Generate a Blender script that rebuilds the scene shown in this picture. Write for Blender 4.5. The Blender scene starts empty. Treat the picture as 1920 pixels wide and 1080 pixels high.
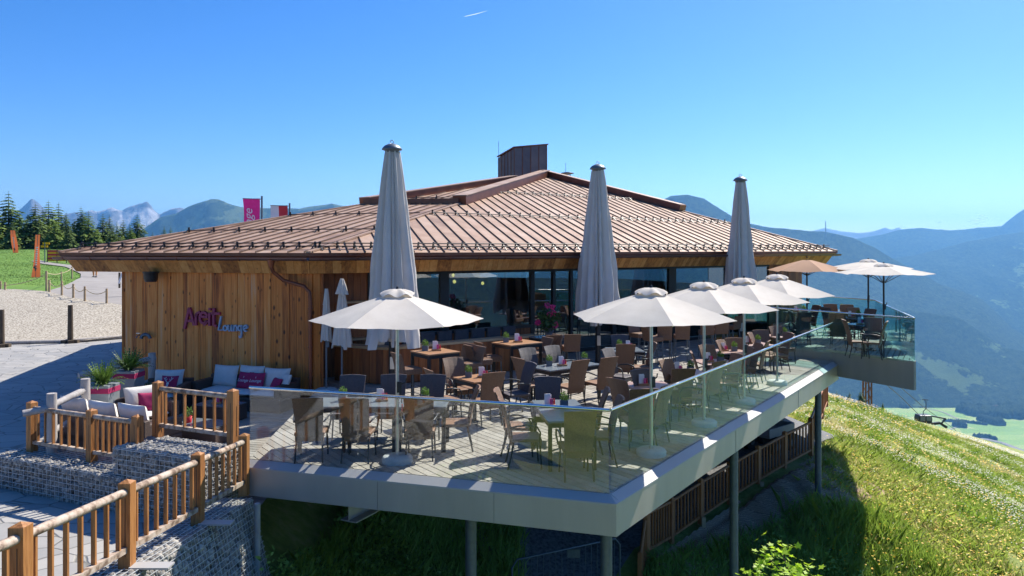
import bpy, math, random
import numpy as np
from mathutils import Vector, Matrix
random.seed(7); rng = np.random.default_rng(7)
S = bpy.context.scene
COL = S.collection
R = math.radians
# ------------------------------------------------------------------ camera
F, HZ, HC = 1400.0, 466.0, 3.3
cam = bpy.data.cameras.new('camera'); camo = bpy.data.objects.new('camera', cam); COL.objects.link(camo)
camo.location = (0, 0, HC); camo.rotation_euler = (R(90), 0, 0)
cam.sensor_width = 36; cam.lens = 36*F/1920
cam.shift_y = (HZ-540)/1920.0
cam.clip_start = 0.1; cam.clip_end = 90000
S.camera = camo
# ------------------------------------------------------------------ light
SUN_D = Vector((0.64, 0.70, 1.0)).normalized()      # towards the sun
SUN_EL = math.asin(SUN_D.z); SUN_AZ = math.atan2(SUN_D.x, SUN_D.y)
w = bpy.data.worlds.new('World'); S.world = w; w.use_nodes = True
nt = w.node_tree; nt.nodes.clear()
sky = nt.nodes.new('ShaderNodeTexSky'); sky.sky_type = 'NISHITA'; sky.sun_disc = False
sky.sun_elevation = SUN_EL; sky.sun_rotation = SUN_AZ
sky.altitude = 2200; sky.air_density = 1.0; sky.dust_density = 1.9; sky.ozone_density = 4.0
bg = nt.nodes.new('ShaderNodeBackground'); bg.inputs['Strength'].default_value = 0.092
hs_ = nt.nodes.new('ShaderNodeHueSaturation'); hs_.inputs['Saturation'].default_value = 1.32; hs_.inputs['Hue'].default_value = .509
wo = nt.nodes.new('ShaderNodeOutputWorld')
nt.links.new(sky.outputs[0], hs_.inputs['Color']); nt.links.new(hs_.outputs[0], bg.inputs[0]); nt.links.new(bg.outputs[0], wo.inputs[0])
sl = bpy.data.lights.new('sun', 'SUN'); sl.energy = 4.15; sl.angle = R(0.53); sl.color = (1.0, 0.94, 0.84)
so = bpy.data.objects.new('sun', sl); COL.objects.link(so)
so.rotation_euler = SUN_D.to_track_quat('Z', 'Y').to_euler(); so.location = (30, 30, 60)
S.view_settings.view_transform = 'Standard'; S.view_settings.look = 'None'
S.view_settings.exposure = 1.06; S.view_settings.gamma = 1.0
c = S.cycles
c.max_bounces = 9; c.diffuse_bounces = 5; c.glossy_bounces = 3; c.transmission_bounces = 4
c.transparent_max_bounces = 14; c.volume_bounces = 0; c.caustics_reflective = False; c.caustics_refractive = False
c.use_denoising = True; c.sample_clamp_indirect = 6
# ------------------------------------------------------------------ helpers
def at(px, py, z=0.0):
    """floor point of the scene seen at this direction, from the site survey"""
    Y = F*(HC-z)/(py-HZ); return Vector(((px-960)/F*Y, Y, z))
def ray(px, Y): return (px-960)/F*Y

class MB:
    def __init__(s): s.v = []; s.f = []; s.m = []; s.t = []; s.sm = []
    def add(s, vs, fs, mi=0, tone=0.5, smooth=False):
        o = len(s.v); s.v += [tuple(p) for p in vs]
        for f in fs: s.f.append(tuple(o+i for i in f)); s.m.append(mi); s.t.append(tone); s.sm.append(smooth)
    def box(s, c, d, rz=0, mi=0, tone=0.5, M=None, bev=0):
        x, y, z = d[0]/2, d[1]/2, d[2]/2
        vs = [Vector((a*x, b*y, e*z)) for a, b, e in ((-1,-1,-1),(1,-1,-1),(1,1,-1),(-1,1,-1),(-1,-1,1),(1,-1,1),(1,1,1),(-1,1,1))]
        if M is None: M = Matrix.Rotation(rz, 3, 'Z')
        vs = [M @ p + Vector(c) for p in vs]
        s.add(vs, [(0,3,2,1),(4,5,6,7),(0,1,5,4),(1,2,6,5),(2,3,7,6),(3,0,4,7)], mi, tone)
    def beam(s, a, b, w, h, mi=0, tone=0.5):
        a = Vector(a); b = Vector(b); d = b-a; L = d.length; d.normalize()
        up = Vector((0,0,1)) if abs(d.z) < .95 else Vector((0,1,0))
        x = d.cross(up).normalized(); u = x.cross(d)
        M = Matrix((x, d, u)).transposed()
        s.box((a+b)/2, (w, L, h), mi=mi, tone=tone, M=M)
    def tube(s, pts, r, n=8, mi=0, tone=0.5, cap=True, smooth=True):
        pts = [Vector(p) for p in pts]; k = len(pts)
        rs = r if isinstance(r, (list, tuple)) else [r]*k
        vs = []; prev = None
        for i, p in enumerate(pts):
            d = (pts[min(i+1,k-1)]-pts[max(i-1,0)]).normalized()
            up = Vector((0,0,1)) if abs(d.z) < .9 else Vector((0,1,0))
            if prev is not None: up = prev
            x = d.cross(up)
            if x.length < 1e-4: x = d.cross(Vector((1,0,0)))
            x.normalize(); u = x.cross(d); prev = u
            for j in range(n):
                a = 2*math.pi*j/n
                vs.append(p + x*math.cos(a)*rs[i] + u*math.sin(a)*rs[i])
        fs = [(i*n+j, i*n+(j+1)%n, (i+1)*n+(j+1)%n, (i+1)*n+j) for i in range(k-1) for j in range(n)]
        s.add(vs, fs, mi, tone, smooth)
        if cap: s.add(vs[:n], [tuple(reversed(range(n)))], mi, tone); s.add(vs[-n:], [tuple(range(n))], mi, tone)
    def lathe(s, prof, n=20, c=(0,0,0), mi=0, tone=.5, smooth=True):
        c = Vector(c); vs = []
        for r, z in prof:
            for j in range(n):
                a = 2*math.pi*j/n; vs.append(c+Vector((r*math.cos(a), r*math.sin(a), z)))
        fs = [(i*n+j, i*n+(j+1)%n, (i+1)*n+(j+1)%n, (i+1)*n+j) for i in range(len(prof)-1) for j in range(n)]
        s.add(vs, fs, mi, tone, smooth)
        s.add(vs[:n], [tuple(reversed(range(n)))], mi, tone); s.add(vs[-n:], [tuple(range(n))], mi, tone)
    def prism(s, poly, z0, z1, mi=0, tone=.5, top_only=False):
        n = len(poly); a = sum(poly[i][0]*poly[(i+1)%n][1]-poly[(i+1)%n][0]*poly[i][1] for i in range(n))
        if a < 0: poly = poly[::-1]
        vs = [(p[0],p[1],z0) for p in poly]+[(p[0],p[1],z1) for p in poly]
        fs = [tuple(range(n,2*n))]
        if not top_only: fs += [tuple(reversed(range(n)))]+[(i,(i+1)%n,n+(i+1)%n,n+i) for i in range(n)]
        s.add(vs, fs, mi, tone)
    def extr(s, prof, a, b, mi=0, tone=.5, smooth=False):
        """profile given as (outward, up) pairs swept from a to b; outward is to the right of a->b"""
        a = Vector(a); b = Vector(b); d = (b-a); d.z = 0; d.normalize(); o = Vector((d.y, -d.x, 0))
        n = len(prof); vs = [a+o*p[0]+Vector((0,0,p[1])) for p in prof]+[b+o*p[0]+Vector((0,0,p[1])) for p in prof]
        s.add(vs, [(i,(i+1)%n,n+(i+1)%n,n+i) for i in range(n)], mi, tone, smooth)
        s.add(vs[:n], [tuple(reversed(range(n)))], mi, tone); s.add(vs[n:], [tuple(range(n))], mi, tone)
    def build(s, name, mats, parent=None, loc=(0,0,0), rz=0, bev=0, recalc=False):
        me = bpy.data.meshes.new(name); me.from_pydata(s.v, [], s.f)
        if not isinstance(mats, (list, tuple)): mats = [mats]
        for m in mats: me.materials.append(m)
        n = len(s.f)
        me.polygons.foreach_set('material_index', s.m); me.polygons.foreach_set('use_smooth', s.sm)
        at_ = me.attributes.new('tone', 'FLOAT', 'FACE'); at_.data.foreach_set('value', s.t)
        if recalc:
            import bmesh
            b = bmesh.new(); b.from_mesh(me); bmesh.ops.recalc_face_normals(b, faces=b.faces); b.to_mesh(me); b.free()
        me.update()
        o = bpy.data.objects.new(name, me); COL.objects.link(o)
        o.location = loc; o.rotation_euler = (0,0,rz)
        if parent: o.parent = parent
        if bev:
            md = o.modifiers.new('bevel', 'BEVEL'); md.width = bev; md.segments = 2; md.limit_method = 'ANGLE'; md.angle_limit = R(40)
        return o
def np_obj(name, V, Fc, mats, parent=None, mi=None, tone=None, smooth=False):
    """fast mesh from numpy arrays: V (n,3), Fc (m,k)"""
    me = bpy.data.meshes.new(name); V = np.asarray(V, dtype=np.float32); Fc = np.asarray(Fc, dtype=np.int32)
    k = Fc.shape[1]; m = len(Fc)
    me.vertices.add(len(V)); me.vertices.foreach_set('co', V.ravel())
    me.loops.add(m*k); me.loops.foreach_set('vertex_index', Fc.ravel())
    me.polygons.add(m); me.polygons.foreach_set('loop_start', np.arange(m, dtype=np.int32)*k)
    if mi is not None: me.polygons.foreach_set('material_index', np.asarray(mi, dtype=np.int32))
    if smooth: me.polygons.foreach_set('use_smooth', np.ones(m, dtype=bool))
    for q in (mats if isinstance(mats, (list, tuple)) else [mats]): me.materials.append(q)
    if tone is not None:
        a = me.attributes.new('tone', 'FLOAT', 'FACE'); a.data.foreach_set('value', np.asarray(tone, dtype=np.float32))
    me.update(calc_edges=True); me.validate()
    o = bpy.data.objects.new(name, me); COL.objects.link(o)
    if parent: o.parent = parent
    return o
def tag(o, label=None, cat=None, group=None, kind=None):
    if label: o['label'] = label
    if cat: o['category'] = cat
    if group: o['group'] = group
    if kind: o['kind'] = kind
    return o
def thing(name, label, cat, loc=(0,0,0), rz=0, group=None):
    o = bpy.data.objects.new(name, None); COL.objects.link(o); o.empty_display_size = .2
    o.location = loc; o.rotation_euler = (0,0,rz)
    return tag(o, label, cat, group)
def copy_tree(o, parent=None):
    c_ = o.copy(); COL.objects.link(c_); c_.parent = parent
    for ch in o.children: copy_tree(ch, c_)
    return c_
def place(proto, flag, loc, rz=0, label=None, group=None, scale=None):
    if not flag: flag.append(1); o = proto
    else: o = copy_tree(proto)
    o.location = loc; o.rotation_euler = (0,0,rz)
    if label: o['label'] = label
    if group: o['group'] = group
    if scale: o.scale = (scale,)*3 if not isinstance(scale, (tuple, list)) else scale
    return o
def clip(poly, n, dmax):
    """keep the part of the 2-D polygon with n.p <= dmax"""
    out = []; L = len(poly)
    for i in range(L):
        p, q = poly[i], poly[(i+1)%L]
        a = n[0]*p[0]+n[1]*p[1]-dmax; b = n[0]*q[0]+n[1]*q[1]-dmax
        if a <= 0: out.append(p)
        if (a < 0 < b) or (b < 0 < a):
            t = a/(a-b); out.append((p[0]+(q[0]-p[0])*t, p[1]+(q[1]-p[1])*t))
    return out
# value noise
_perm = rng.random((64,64,64)).astype(np.float32)
def vnoise(x, y, z=0.0):
    x = np.asarray(x, dtype=np.float64); y = np.asarray(y, dtype=np.float64); z = np.zeros_like(x)+z
    xi = np.floor(x).astype(int); yi = np.floor(y).astype(int); zi = np.floor(z).astype(int)
    fx = x-xi; fy = y-yi; fz = z-zi
    fx = fx*fx*(3-2*fx); fy = fy*fy*(3-2*fy); fz = fz*fz*(3-2*fz)
    def g(a,b,c_): return _perm[(xi+a)&63, (yi+b)&63, (zi+c_)&63]
    l = lambda a,b,t: a+(b-a)*t
    return l(l(l(g(0,0,0),g(1,0,0),fx), l(g(0,1,0),g(1,1,0),fx), fy), l(l(g(0,0,1),g(1,0,1),fx), l(g(0,1,1),g(1,1,1),fx), fy), fz)
def fbm(x, y, z=0.0, o=5, ridged=False):
    s_ = 0; a = .5; f_ = 1.0
    for i in range(o):
        v = vnoise(np.asarray(x)*f_+17.3*i, np.asarray(y)*f_+5.1*i, z)
        if ridged: v = 1-np.abs(2*v-1)
        s_ = s_+a*v; a *= .5; f_ *= 2.03
    return s_
# ------------------------------------------------------------------ materials
def NM(name):
    m = bpy.data.materials.new(name); m.use_nodes = True; n = m.node_tree.nodes
    return m, n, m.node_tree.links, n['Principled BSDF']
def rgba(c_): return (c_[0], c_[1], c_[2], 1)
def sep(nodes, kind, **kw):
    x = nodes.new(kind)
    for k, v in kw.items():
        if k in x.inputs: x.inputs[k].default_value = v
        else: setattr(x, k, v)
    return x
def mat(name, cols, rough=.6, metal=0, scale=8, stretch=(1,1,1), detail=5, bump=.0, bscale=None, tone=.0, spec=.5, contrast=1.0, coords='Object', knots=None, transl=0, coat=0):
    """cols: list of colours run through by noise (+ the per-face tone attribute)"""
    m, n, l, p = NM(name)
    tc = n.new('ShaderNodeTexCoord'); mp = n.new('ShaderNodeMapping'); mp.inputs['Scale'].default_value = stretch
    l.new(tc.outputs[coords], mp.inputs[0])
    nz = sep(n, 'ShaderNodeTexNoise', Scale=scale, Detail=detail, Roughness=.6); l.new(mp.outputs[0], nz.inputs['Vector'])
    fac = nz.outputs['Fac']
    mr = n.new('ShaderNodeMapRange'); mr.inputs['From Min'].default_value = .5-.25/contrast; mr.inputs['From Max'].default_value = .5+.25/contrast
    l.new(fac, mr.inputs[0]); fac = mr.outputs[0]
    if tone:
        a = n.new('ShaderNodeAttribute'); a.attribute_name = 'tone'
        mx = n.new('ShaderNodeMix'); mx.inputs[0].default_value = tone
        # offset noise by tone so that each board has its own grain
        l.new(fac, mx.inputs[2]); l.new(a.outputs['Fac'], mx.inputs[3]); fac = mx.outputs[0]
        ad = n.new('ShaderNodeVectorMath'); ad.operation = 'ADD'
        sc_ = n.new('ShaderNodeVectorMath'); sc_.operation = 'SCALE'; sc_.inputs[3].default_value = 37.0
        cb = n.new('ShaderNodeCombineXYZ'); l.new(a.outputs['Fac'], cb.inputs[0]); l.new(a.outputs['Fac'], cb.inputs[2])
        l.new(cb.outputs[0], sc_.inputs[0]); l.new(mp.outputs[0], ad.inputs[0]); l.new(sc_.outputs[0], ad.inputs[1]); l.new(ad.outputs[0], nz.inputs['Vector'])
    cr = n.new('ShaderNodeValToRGB'); e = cr.color_ramp.elements
    if len(cols) == 1: cols = [cols[0], cols[0]]
    e[0].color = rgba(cols[0]); e[-1].color = rgba(cols[-1])
    for i in range(1, len(cols)-1): q = e.new(i/(len(cols)-1)); q.color = rgba(cols[i])
    l.new(fac, cr.inputs[0]); col = cr.outputs[0]
    if knots:
        kc, kr, kscale = knots
        mp2 = n.new('ShaderNodeMapping'); mp2.inputs['Scale'].default_value = kscale; l.new(tc.outputs[coords], mp2.inputs[0])
        vo = sep(n, 'ShaderNodeTexVoronoi', Scale=1.0); l.new(mp2.outputs[0], vo.inputs['Vector'])
        r2 = n.new('ShaderNodeMapRange'); r2.inputs['From Min'].default_value = kr*.5; r2.inputs['From Max'].default_value = kr
        r2.inputs['To Min'].default_value = .85; r2.inputs['To Max'].default_value = 0
        l.new(vo.outputs['Distance'], r2.inputs[0])
        mk = n.new('ShaderNodeMix'); mk.data_type = 'RGBA'; l.new(r2.outputs[0], mk.inputs[0]); l.new(col, mk.inputs[6]); mk.inputs[7].default_value = rgba(kc); col = mk.outputs[2]
    l.new(col, p.inputs['Base Color'])
    p.inputs['Roughness'].default_value = rough; p.inputs['Metallic'].default_value = metal
    p.inputs['Specular IOR Level'].default_value = spec
    if coat: p.inputs['Coat Weight'].default_value = coat
    if bump:
        nb = nz
        if bscale: nb = sep(n, 'ShaderNodeTexNoise', Scale=bscale, Detail=4); l.new(mp.outputs[0], nb.inputs['Vector'])
        bp = sep(n, 'ShaderNodeBump', Strength=bump, Distance=.02); l.new(nb.outputs['Fac'], bp.inputs['Height']); l.new(bp.outputs[0], p.inputs['Normal'])
    if transl:
        tr = n.new('ShaderNodeBsdfTranslucent'); l.new(col, tr.inputs[0]); ms = n.new('ShaderNodeMixShader'); ms.inputs[0].default_value = transl
        l.new(p.outputs[0], ms.inputs[1]); l.new(tr.outputs[0], ms.inputs[2]); l.new(ms.outputs[0], n['Material Output'].inputs[0])
    return m
def glassmat(name, tint, ior=1.5, refl=1.0, rough=0.0, dirt=0):
    m, n, l, p = NM(name); n.remove(p)
    t = n.new('ShaderNodeBsdfTransparent'); t.inputs[0].default_value = rgba(tint)
    g = n.new('ShaderNodeBsdfGlossy'); g.inputs['Roughness'].default_value = rough; g.inputs[0].default_value = (1,1,1,1)
    f = n.new('ShaderNodeFresnel'); f.inputs[0].default_value = ior
    # solid panes: use the unflipped facing so that both skins reflect alike
    mu = n.new('ShaderNodeMath'); mu.operation = 'MULTIPLY'; mu.inputs[1].default_value = refl; mu.use_clamp = True
    lw = n.new('ShaderNodeLayerWeight'); lw.inputs[0].default_value = .5
    pw = n.new('ShaderNodeMath'); pw.operation = 'POWER'; pw.inputs[1].default_value = 5.0
    l.new(lw.outputs['Facing'], pw.inputs[0])
    r0 = ((ior-1)/(ior+1))**2
    ml = n.new('ShaderNodeMath'); ml.operation = 'MULTIPLY_ADD'; ml.inputs[1].default_value = 1-r0; ml.inputs[2].default_value = r0
    l.new(pw.outputs[0], ml.inputs[0]); l.new(ml.outputs[0], mu.inputs[0]); n.remove(f)
    mx = n.new('ShaderNodeMixShader'); l.new(mu.outputs[0], mx.inputs[0]); l.new(t.outputs[0], mx.inputs[1]); l.new(g.outputs[0], mx.inputs[2])
    l.new(mx.outputs[0], n['Material Output'].inputs[0]); return m
M = {}
M['wall_wood'] = mat('weathered_larch', [(.13,.028,.007),(.42,.115,.022),(.74,.235,.042),(.8,.32,.08),(.7,.4,.24)], .7, scale=3.4, stretch=(7,7,.35), tone=.62, bump=.4, contrast=1.7, knots=((.06,.018,.006), .17, (6.1,6.1,2.9)))
M['wall_wood2'] = mat('orange_larch', [(.1,.022,.005),(.38,.105,.016),(.64,.2,.03),(.7,.27,.06)], .65, scale=3.4, stretch=(7,7,.35), tone=.58, bump=.4, contrast=1.7, knots=((.045,.012,.004), .22, (5.6,5.6,3.0)))
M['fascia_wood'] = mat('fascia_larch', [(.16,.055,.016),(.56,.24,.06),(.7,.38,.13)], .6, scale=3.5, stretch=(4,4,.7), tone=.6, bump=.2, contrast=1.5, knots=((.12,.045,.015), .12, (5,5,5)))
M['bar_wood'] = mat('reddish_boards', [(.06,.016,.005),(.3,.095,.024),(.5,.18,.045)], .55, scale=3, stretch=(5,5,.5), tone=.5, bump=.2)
M['ledge'] = mat('pale_ledge', [(.38,.26,.14),(.52,.38,.22)], .5, scale=3, stretch=(1,1,1))
M['grey_wood'] = mat('grey_weathered_wood', [(.28,.25,.23),(.48,.45,.42)], .8, scale=14, stretch=(1,1,.3), bump=.3)
M['fence_wood'] = mat('orange_fence_wood', [(.16,.055,.014),(.36,.15,.04),(.46,.205,.065)], .6, scale=9, stretch=(4,4,.3), tone=.3, bump=.35, contrast=1.7)
M['fence_brown'] = mat('brown_fence_wood', [(.2,.07,.025),(.42,.16,.055),(.5,.2,.075)], .6, scale=4, stretch=(3,3,.5), tone=.3, bump=.15)
M['fence_top'] = mat('bleached_rail', [(.16,.1,.065),(.4,.3,.22),(.5,.41,.33)], .75, scale=9, stretch=(1,1,1), bump=.4, contrast=2.0)
M['deck'] = mat('deck_boards', [(.17,.15,.125),(.31,.285,.245),(.43,.4,.35)], .75, scale=2.2, stretch=(2.4,2.4,1), tone=.5, bump=.2)
M['copper'] = mat('copper_sheet', [(.22,.125,.08),(.37,.235,.155),(.46,.33,.245)], .58, metal=.12, scale=1.1, stretch=(1,1,1), tone=.4, contrast=1.7, bump=.03)
M['copper_dark'] = mat('dark_copper', [(.16,.06,.035),(.3,.11,.06)], .4, metal=.6, scale=2)
M['copper_old'] = mat('purple_copper', [(.1,.07,.075),(.24,.15,.13)], .38, metal=.6, scale=1.6, tone=.4)
M['black'] = mat('black_metal', [(.02,.02,.022),(.035,.035,.04)], .45, metal=.3)
M['seam'] = mat('seam_metal', [(.09,.05,.035),(.13,.08,.055)], .8, metal=.0)
M['dark_frame'] = mat('anthracite_frame', [(.025,.028,.032),(.035,.038,.042)], .4, metal=.4)
M['alu'] = mat('aluminium', [(.5,.51,.52),(.62,.63,.64)], .3, metal=.9, scale=20)
M['steel_col'] = mat('galvanised_steel', [(.1,.13,.16),(.16,.19,.22)], .5, metal=.5, scale=10)
M['rail'] = mat('stainless_rail', [(.7,.7,.68),(.78,.78,.76)], .22, metal=1.0)
M['fascia_metal'] = mat('grey_cladding', [(.38,.35,.305),(.46,.425,.37)], .45, metal=.2, scale=1.6, stretch=(1.5,1.5,.25))
M['flash'] = mat('light_flashing', [(.38,.37,.355),(.43,.42,.405)], .55, metal=.1, scale=.8)
M['canvas'] = mat('white_canvas', [(.66,.60,.52),(.78,.72,.64)], .85, scale=2.5, bump=.18, bscale=6, transl=.28)
M['canvas_brown'] = mat('tan_canvas', [(.52,.3,.18),(.58,.35,.22)], .85, scale=2, transl=.3)
M['canvas_grey'] = mat('grey_canvas', [(.62,.575,.52),(.72,.67,.61)], .85, scale=2, bump=.15, bscale=3, transl=.12)
M['concrete'] = mat('concrete_disc', [(.38,.42,.42),(.5,.53,.52)], .8, scale=10)
M['cushion'] = mat('cream_cushion', [(.62,.58,.53),(.7,.67,.62)], .9, scale=9, bump=.3, bscale=7)
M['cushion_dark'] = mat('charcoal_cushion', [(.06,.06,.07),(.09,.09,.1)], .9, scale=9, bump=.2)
M['magenta'] = mat('magenta_fabric', [(.3,.01,.07),(.4,.02,.1)], .8, scale=6, bump=.2)
M['purple_sign'] = mat('plum_sign', [(.34,.025,.09)], .45)
M['blue_sign'] = mat('pale_blue_sign', [(.3,.42,.55)], .4)
M['white'] = mat('white_paint', [(.72,.72,.72)], .5)
M['paper'] = mat('white_card', [(.75,.73,.74)], .6)
M['pink'] = mat('pink_card', [(.5,.04,.17),(.6,.1,.25)], .6, scale=30)
M['red'] = mat('red_plastic', [(.6,.02,.03)], .5)
M['pot'] = mat('grey_pot', [(.1,.12,.14),(.14,.16,.18)], .6, scale=10)
M['planter'] = mat('zinc_planter', [(.2,.23,.25),(.28,.31,.33)], .5, metal=.3, scale=4)
M['herb'] = mat('herb_leaves', [(.1,.2,.03),(.2,.32,.06)], .6, scale=20, transl=.25)
M['fern'] = mat('fern_leaves', [(.05,.12,.015),(.16,.26,.04)], .55, scale=6, transl=.25)
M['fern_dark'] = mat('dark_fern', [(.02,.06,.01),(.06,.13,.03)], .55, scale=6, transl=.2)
M['spruce'] = mat('spruce_needles', [(.06,.12,.022),(.19,.27,.055)], .7, scale=.6, tone=.5, transl=.1)
M['larch'] = mat('larch_needles', [(.13,.22,.035),(.28,.38,.07)], .7, scale=.6, tone=.5, transl=.2)
M['bark'] = mat('bark', [(.06,.045,.03),(.12,.09,.06)], .9, scale=8, stretch=(3,3,.5), bump=.3)
M['weed'] = mat('weed_leaves', [(.1,.2,.035),(.26,.42,.07),(.36,.5,.12)], .6, scale=3, tone=.6, transl=.25)
M['sap'] = mat('sapling_leaves', [(.34,.52,.02),(.55,.75,.06)], .5, scale=6, tone=.5, transl=.5)
M['grass'] = mat('meadow_grass', [(.23,.33,.045),(.39,.49,.08),(.55,.59,.17)], .65, scale=.3, tone=.5, transl=.58)
M['grass_dry'] = mat('dry_grass', [(.55,.5,.17),(.75,.68,.33)], .7, scale=.5, tone=.5, transl=.55)
M['grass_deep'] = mat('deep_green_grass', [(.18,.3,.03),(.34,.46,.07)], .65, scale=.5, tone=.5, transl=.55)
M['fl_white'] = mat('white_flowers', [(.6,.58,.45),(.75,.72,.6)], .7, transl=.2)
M['fl_yellow'] = mat('yellow_flowers', [(.75,.42,.0),(.85,.55,.0)], .6, transl=.2)
M['fl_pink'] = mat('pink_flowers', [(.7,.02,.18),(.8,.08,.3)], .6, transl=.2)
M['fl_orange'] = mat('orange_flowers', [(.8,.2,.01)], .6)
M['stone'] = mat('gabion_stone', [(.1,.092,.083),(.27,.25,.22),(.46,.425,.37)], .85, scale=5, tone=.7, bump=.3)
M['stone_core'] = mat('stone_core', [(.05,.05,.055),(.12,.12,.12)], .9, scale=10)
M['wire'] = mat('galvanised_wire', [(.6,.62,.62)], .45, metal=.2)
M['rubber'] = mat('rubber', [(.02,.02,.02)], .8)
M['rope'] = mat('rope', [(.5,.4,.25)], .9)
M['skin'] = mat('skin', [(.5,.3,.2)], .6)
M['trousers'] = mat('orange_trousers', [(.6,.28,.1)], .8)
M['netting'] = mat('jute_netting', [(.08,.06,.04),(.22,.17,.12)], .9, scale=5, stretch=(1,1,6), bump=.6)
def weave(name, c1, c2, cs=38):
    m, n, l, p = NM(name); tc = n.new('ShaderNodeTexCoord')
    wv = sep(n, 'ShaderNodeTexWave', Scale=cs, Distortion=.6); wv.bands_direction = 'Z'; l.new(tc.outputs['Object'], wv.inputs[0])
    nz = sep(n, 'ShaderNodeTexNoise', Scale=60, Detail=2); l.new(tc.outputs['Object'], nz.inputs[0])
    ml = n.new('ShaderNodeMix'); ml.inputs[0].default_value = .6; l.new(wv.outputs['Fac'], ml.inputs[2]); l.new(nz.outputs['Fac'], ml.inputs[3])
    cr = n.new('ShaderNodeValToRGB'); cr.color_ramp.elements[0].color = rgba(c1); cr.color_ramp.elements[1].color = rgba(c2)
    cr.color_ramp.elements[0].position = .3; cr.color_ramp.elements[1].position = .7
    l.new(ml.outputs[0], cr.inputs[0]); l.new(cr.outputs[0], p.inputs['Base Color']); p.inputs['Roughness'].default_value = .55
    bp = sep(n, 'ShaderNodeBump', Strength=.5, Distance=.004); l.new(wv.outputs['Fac'], bp.inputs['Height']); l.new(bp.outputs[0], p.inputs['Normal'])
    return m
M['wicker'] = weave('brown_wicker', (.09,.045,.026), (.27,.15,.085))
M['wicker_dark'] = weave('dark_wicker', (.035,.03,.035), (.1,.085,.09))
M['wicker_sofa'] = weave('dark_brown_rattan', (.035,.022,.018), (.12,.075,.055), 30)
M['table_wood'] = mat('brown_tabletop', [(.3,.15,.07),(.42,.23,.11)], .4, scale=3, stretch=(1,6,1))
M['table_rose'] = mat('rosy_tabletop', [(.34,.22,.18),(.44,.3,.25)], .35, scale=3)
M['table_slate'] = mat('slate_tabletop', [(.14,.17,.19),(.2,.23,.25)], .18, scale=3)
M['glass'] = glassmat('green_balustrade_glass', (.965,.99,.98), 1.52, 1.5)
M['glass_side'] = glassmat('clear_balustrade_glass', (.94,.985,.97), 1.52, .38)
M['glass_reflect_tint'] = glassmat('reflection_tint_balustrade_glass', (.74,.91,.9), 1.52, 1.1)  # teal tint stands in for blue mountains mirrored in and seen through the panes
M['window'] = glassmat('window_glass', (.36,.52,.58), 1.9, 1.9)
M['paving'] = None
def text_mesh(body, size, m, parent, loc, rot, shear=.3, extr=.002):
    cu = bpy.data.curves.new('lettering', 'FONT'); cu.body = body; cu.size = size; cu.align_x = 'CENTER'; cu.shear = shear; cu.extrude = extr
    t = bpy.data.objects.new('lettering', cu); COL.objects.link(t); bpy.context.view_layer.update()
    me = bpy.data.meshes.new_from_object(t.evaluated_get(bpy.context.evaluated_depsgraph_get())); bpy.data.objects.remove(t)
    me.materials.clear(); me.materials.append(m); o = bpy.data.objects.new('lettering', me); COL.objects.link(o); o.parent = parent; o.location = loc; o.rotation_euler = rot; return o
def paving_mat():
    m, n, l, p = NM('slate_paving'); tc = n.new('ShaderNodeTexCoord')
    nd = sep(n, 'ShaderNodeTexNoise', Scale=1.3, Detail=3); l.new(tc.outputs['Object'], nd.inputs[0])
    mx = n.new('ShaderNodeMix'); mx.data_type = 'VECTOR'; mx.inputs[0].default_value = .12; l.new(tc.outputs['Object'], mx.inputs[4]); l.new(nd.outputs['Color'], mx.inputs[5])
    mp = n.new('ShaderNodeMapping'); mp.inputs['Scale'].default_value = (1.35,1.9,1); mp.inputs['Rotation'].default_value = (0,0,.4); l.new(mx.outputs[1], mp.inputs[0])
    v = sep(n, 'ShaderNodeTexVoronoi', Scale=1.15); v.feature = 'DISTANCE_TO_EDGE'; l.new(mp.outputs[0], v.inputs['Vector'])
    v2 = sep(n, 'ShaderNodeTexVoronoi', Scale=1.15); l.new(mp.outputs[0], v2.inputs['Vector'])
    j = n.new('ShaderNodeMapRange'); j.inputs['From Min'].default_value = .008; j.inputs['From Max'].default_value = .03; l.new(v.outputs['Distance'], j.inputs[0])
    cr = n.new('ShaderNodeValToRGB'); e = cr.color_ramp.elements; e[0].color = (.24,.24,.235,1); e[1].color = (.43,.405,.365,1)
    nz = sep(n, 'ShaderNodeTexNoise', Scale=5, Detail=8, Roughness=.7); l.new(tc.outputs['Object'], nz.inputs[0])
    s2 = n.new('ShaderNodeSeparateColor'); l.new(v2.outputs['Color'], s2.inputs[0])
    av = n.new('ShaderNodeMix'); av.inputs[0].default_value = .45; l.new(s2.outputs[0], av.inputs[2]); l.new(nz.outputs['Fac'], av.inputs[3]); l.new(av.outputs[0], cr.inputs[0])
    mk = n.new('ShaderNodeMix'); mk.data_type = 'RGBA'; l.new(j.outputs[0], mk.inputs[0]); mk.inputs[6].default_value = (.17,.165,.15,1); l.new(cr.outputs[0], mk.inputs[7])
    l.new(mk.outputs[2], p.inputs['Base Color']); p.inputs['Roughness'].default_value = .7
    ad = n.new('ShaderNodeMath'); ad.operation = 'MULTIPLY_ADD'; l.new(nz.outputs['Fac'], ad.inputs[0]); ad.inputs[1].default_value = .5; l.new(j.outputs[0], ad.inputs[2])
    bp = sep(n, 'ShaderNodeBump', Strength=.5, Distance=.03); l.new(ad.outputs[0], bp.inputs['Height']); l.new(bp.outputs[0], p.inputs['Normal'])
    return m
M['paving'] = paving_mat()
M['gravel'] = mat('pale_gravel', [(.14,.115,.085),(.37,.325,.25),(.55,.5,.41)], .9, scale=13, detail=8, bump=.8, contrast=2.2)
M['dark_gravel'] = mat('dark_gravel', [(.06,.06,.06),(.14,.14,.14),(.2,.2,.2)], .9, scale=12, detail=8, bump=.8, contrast=1.6)
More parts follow.
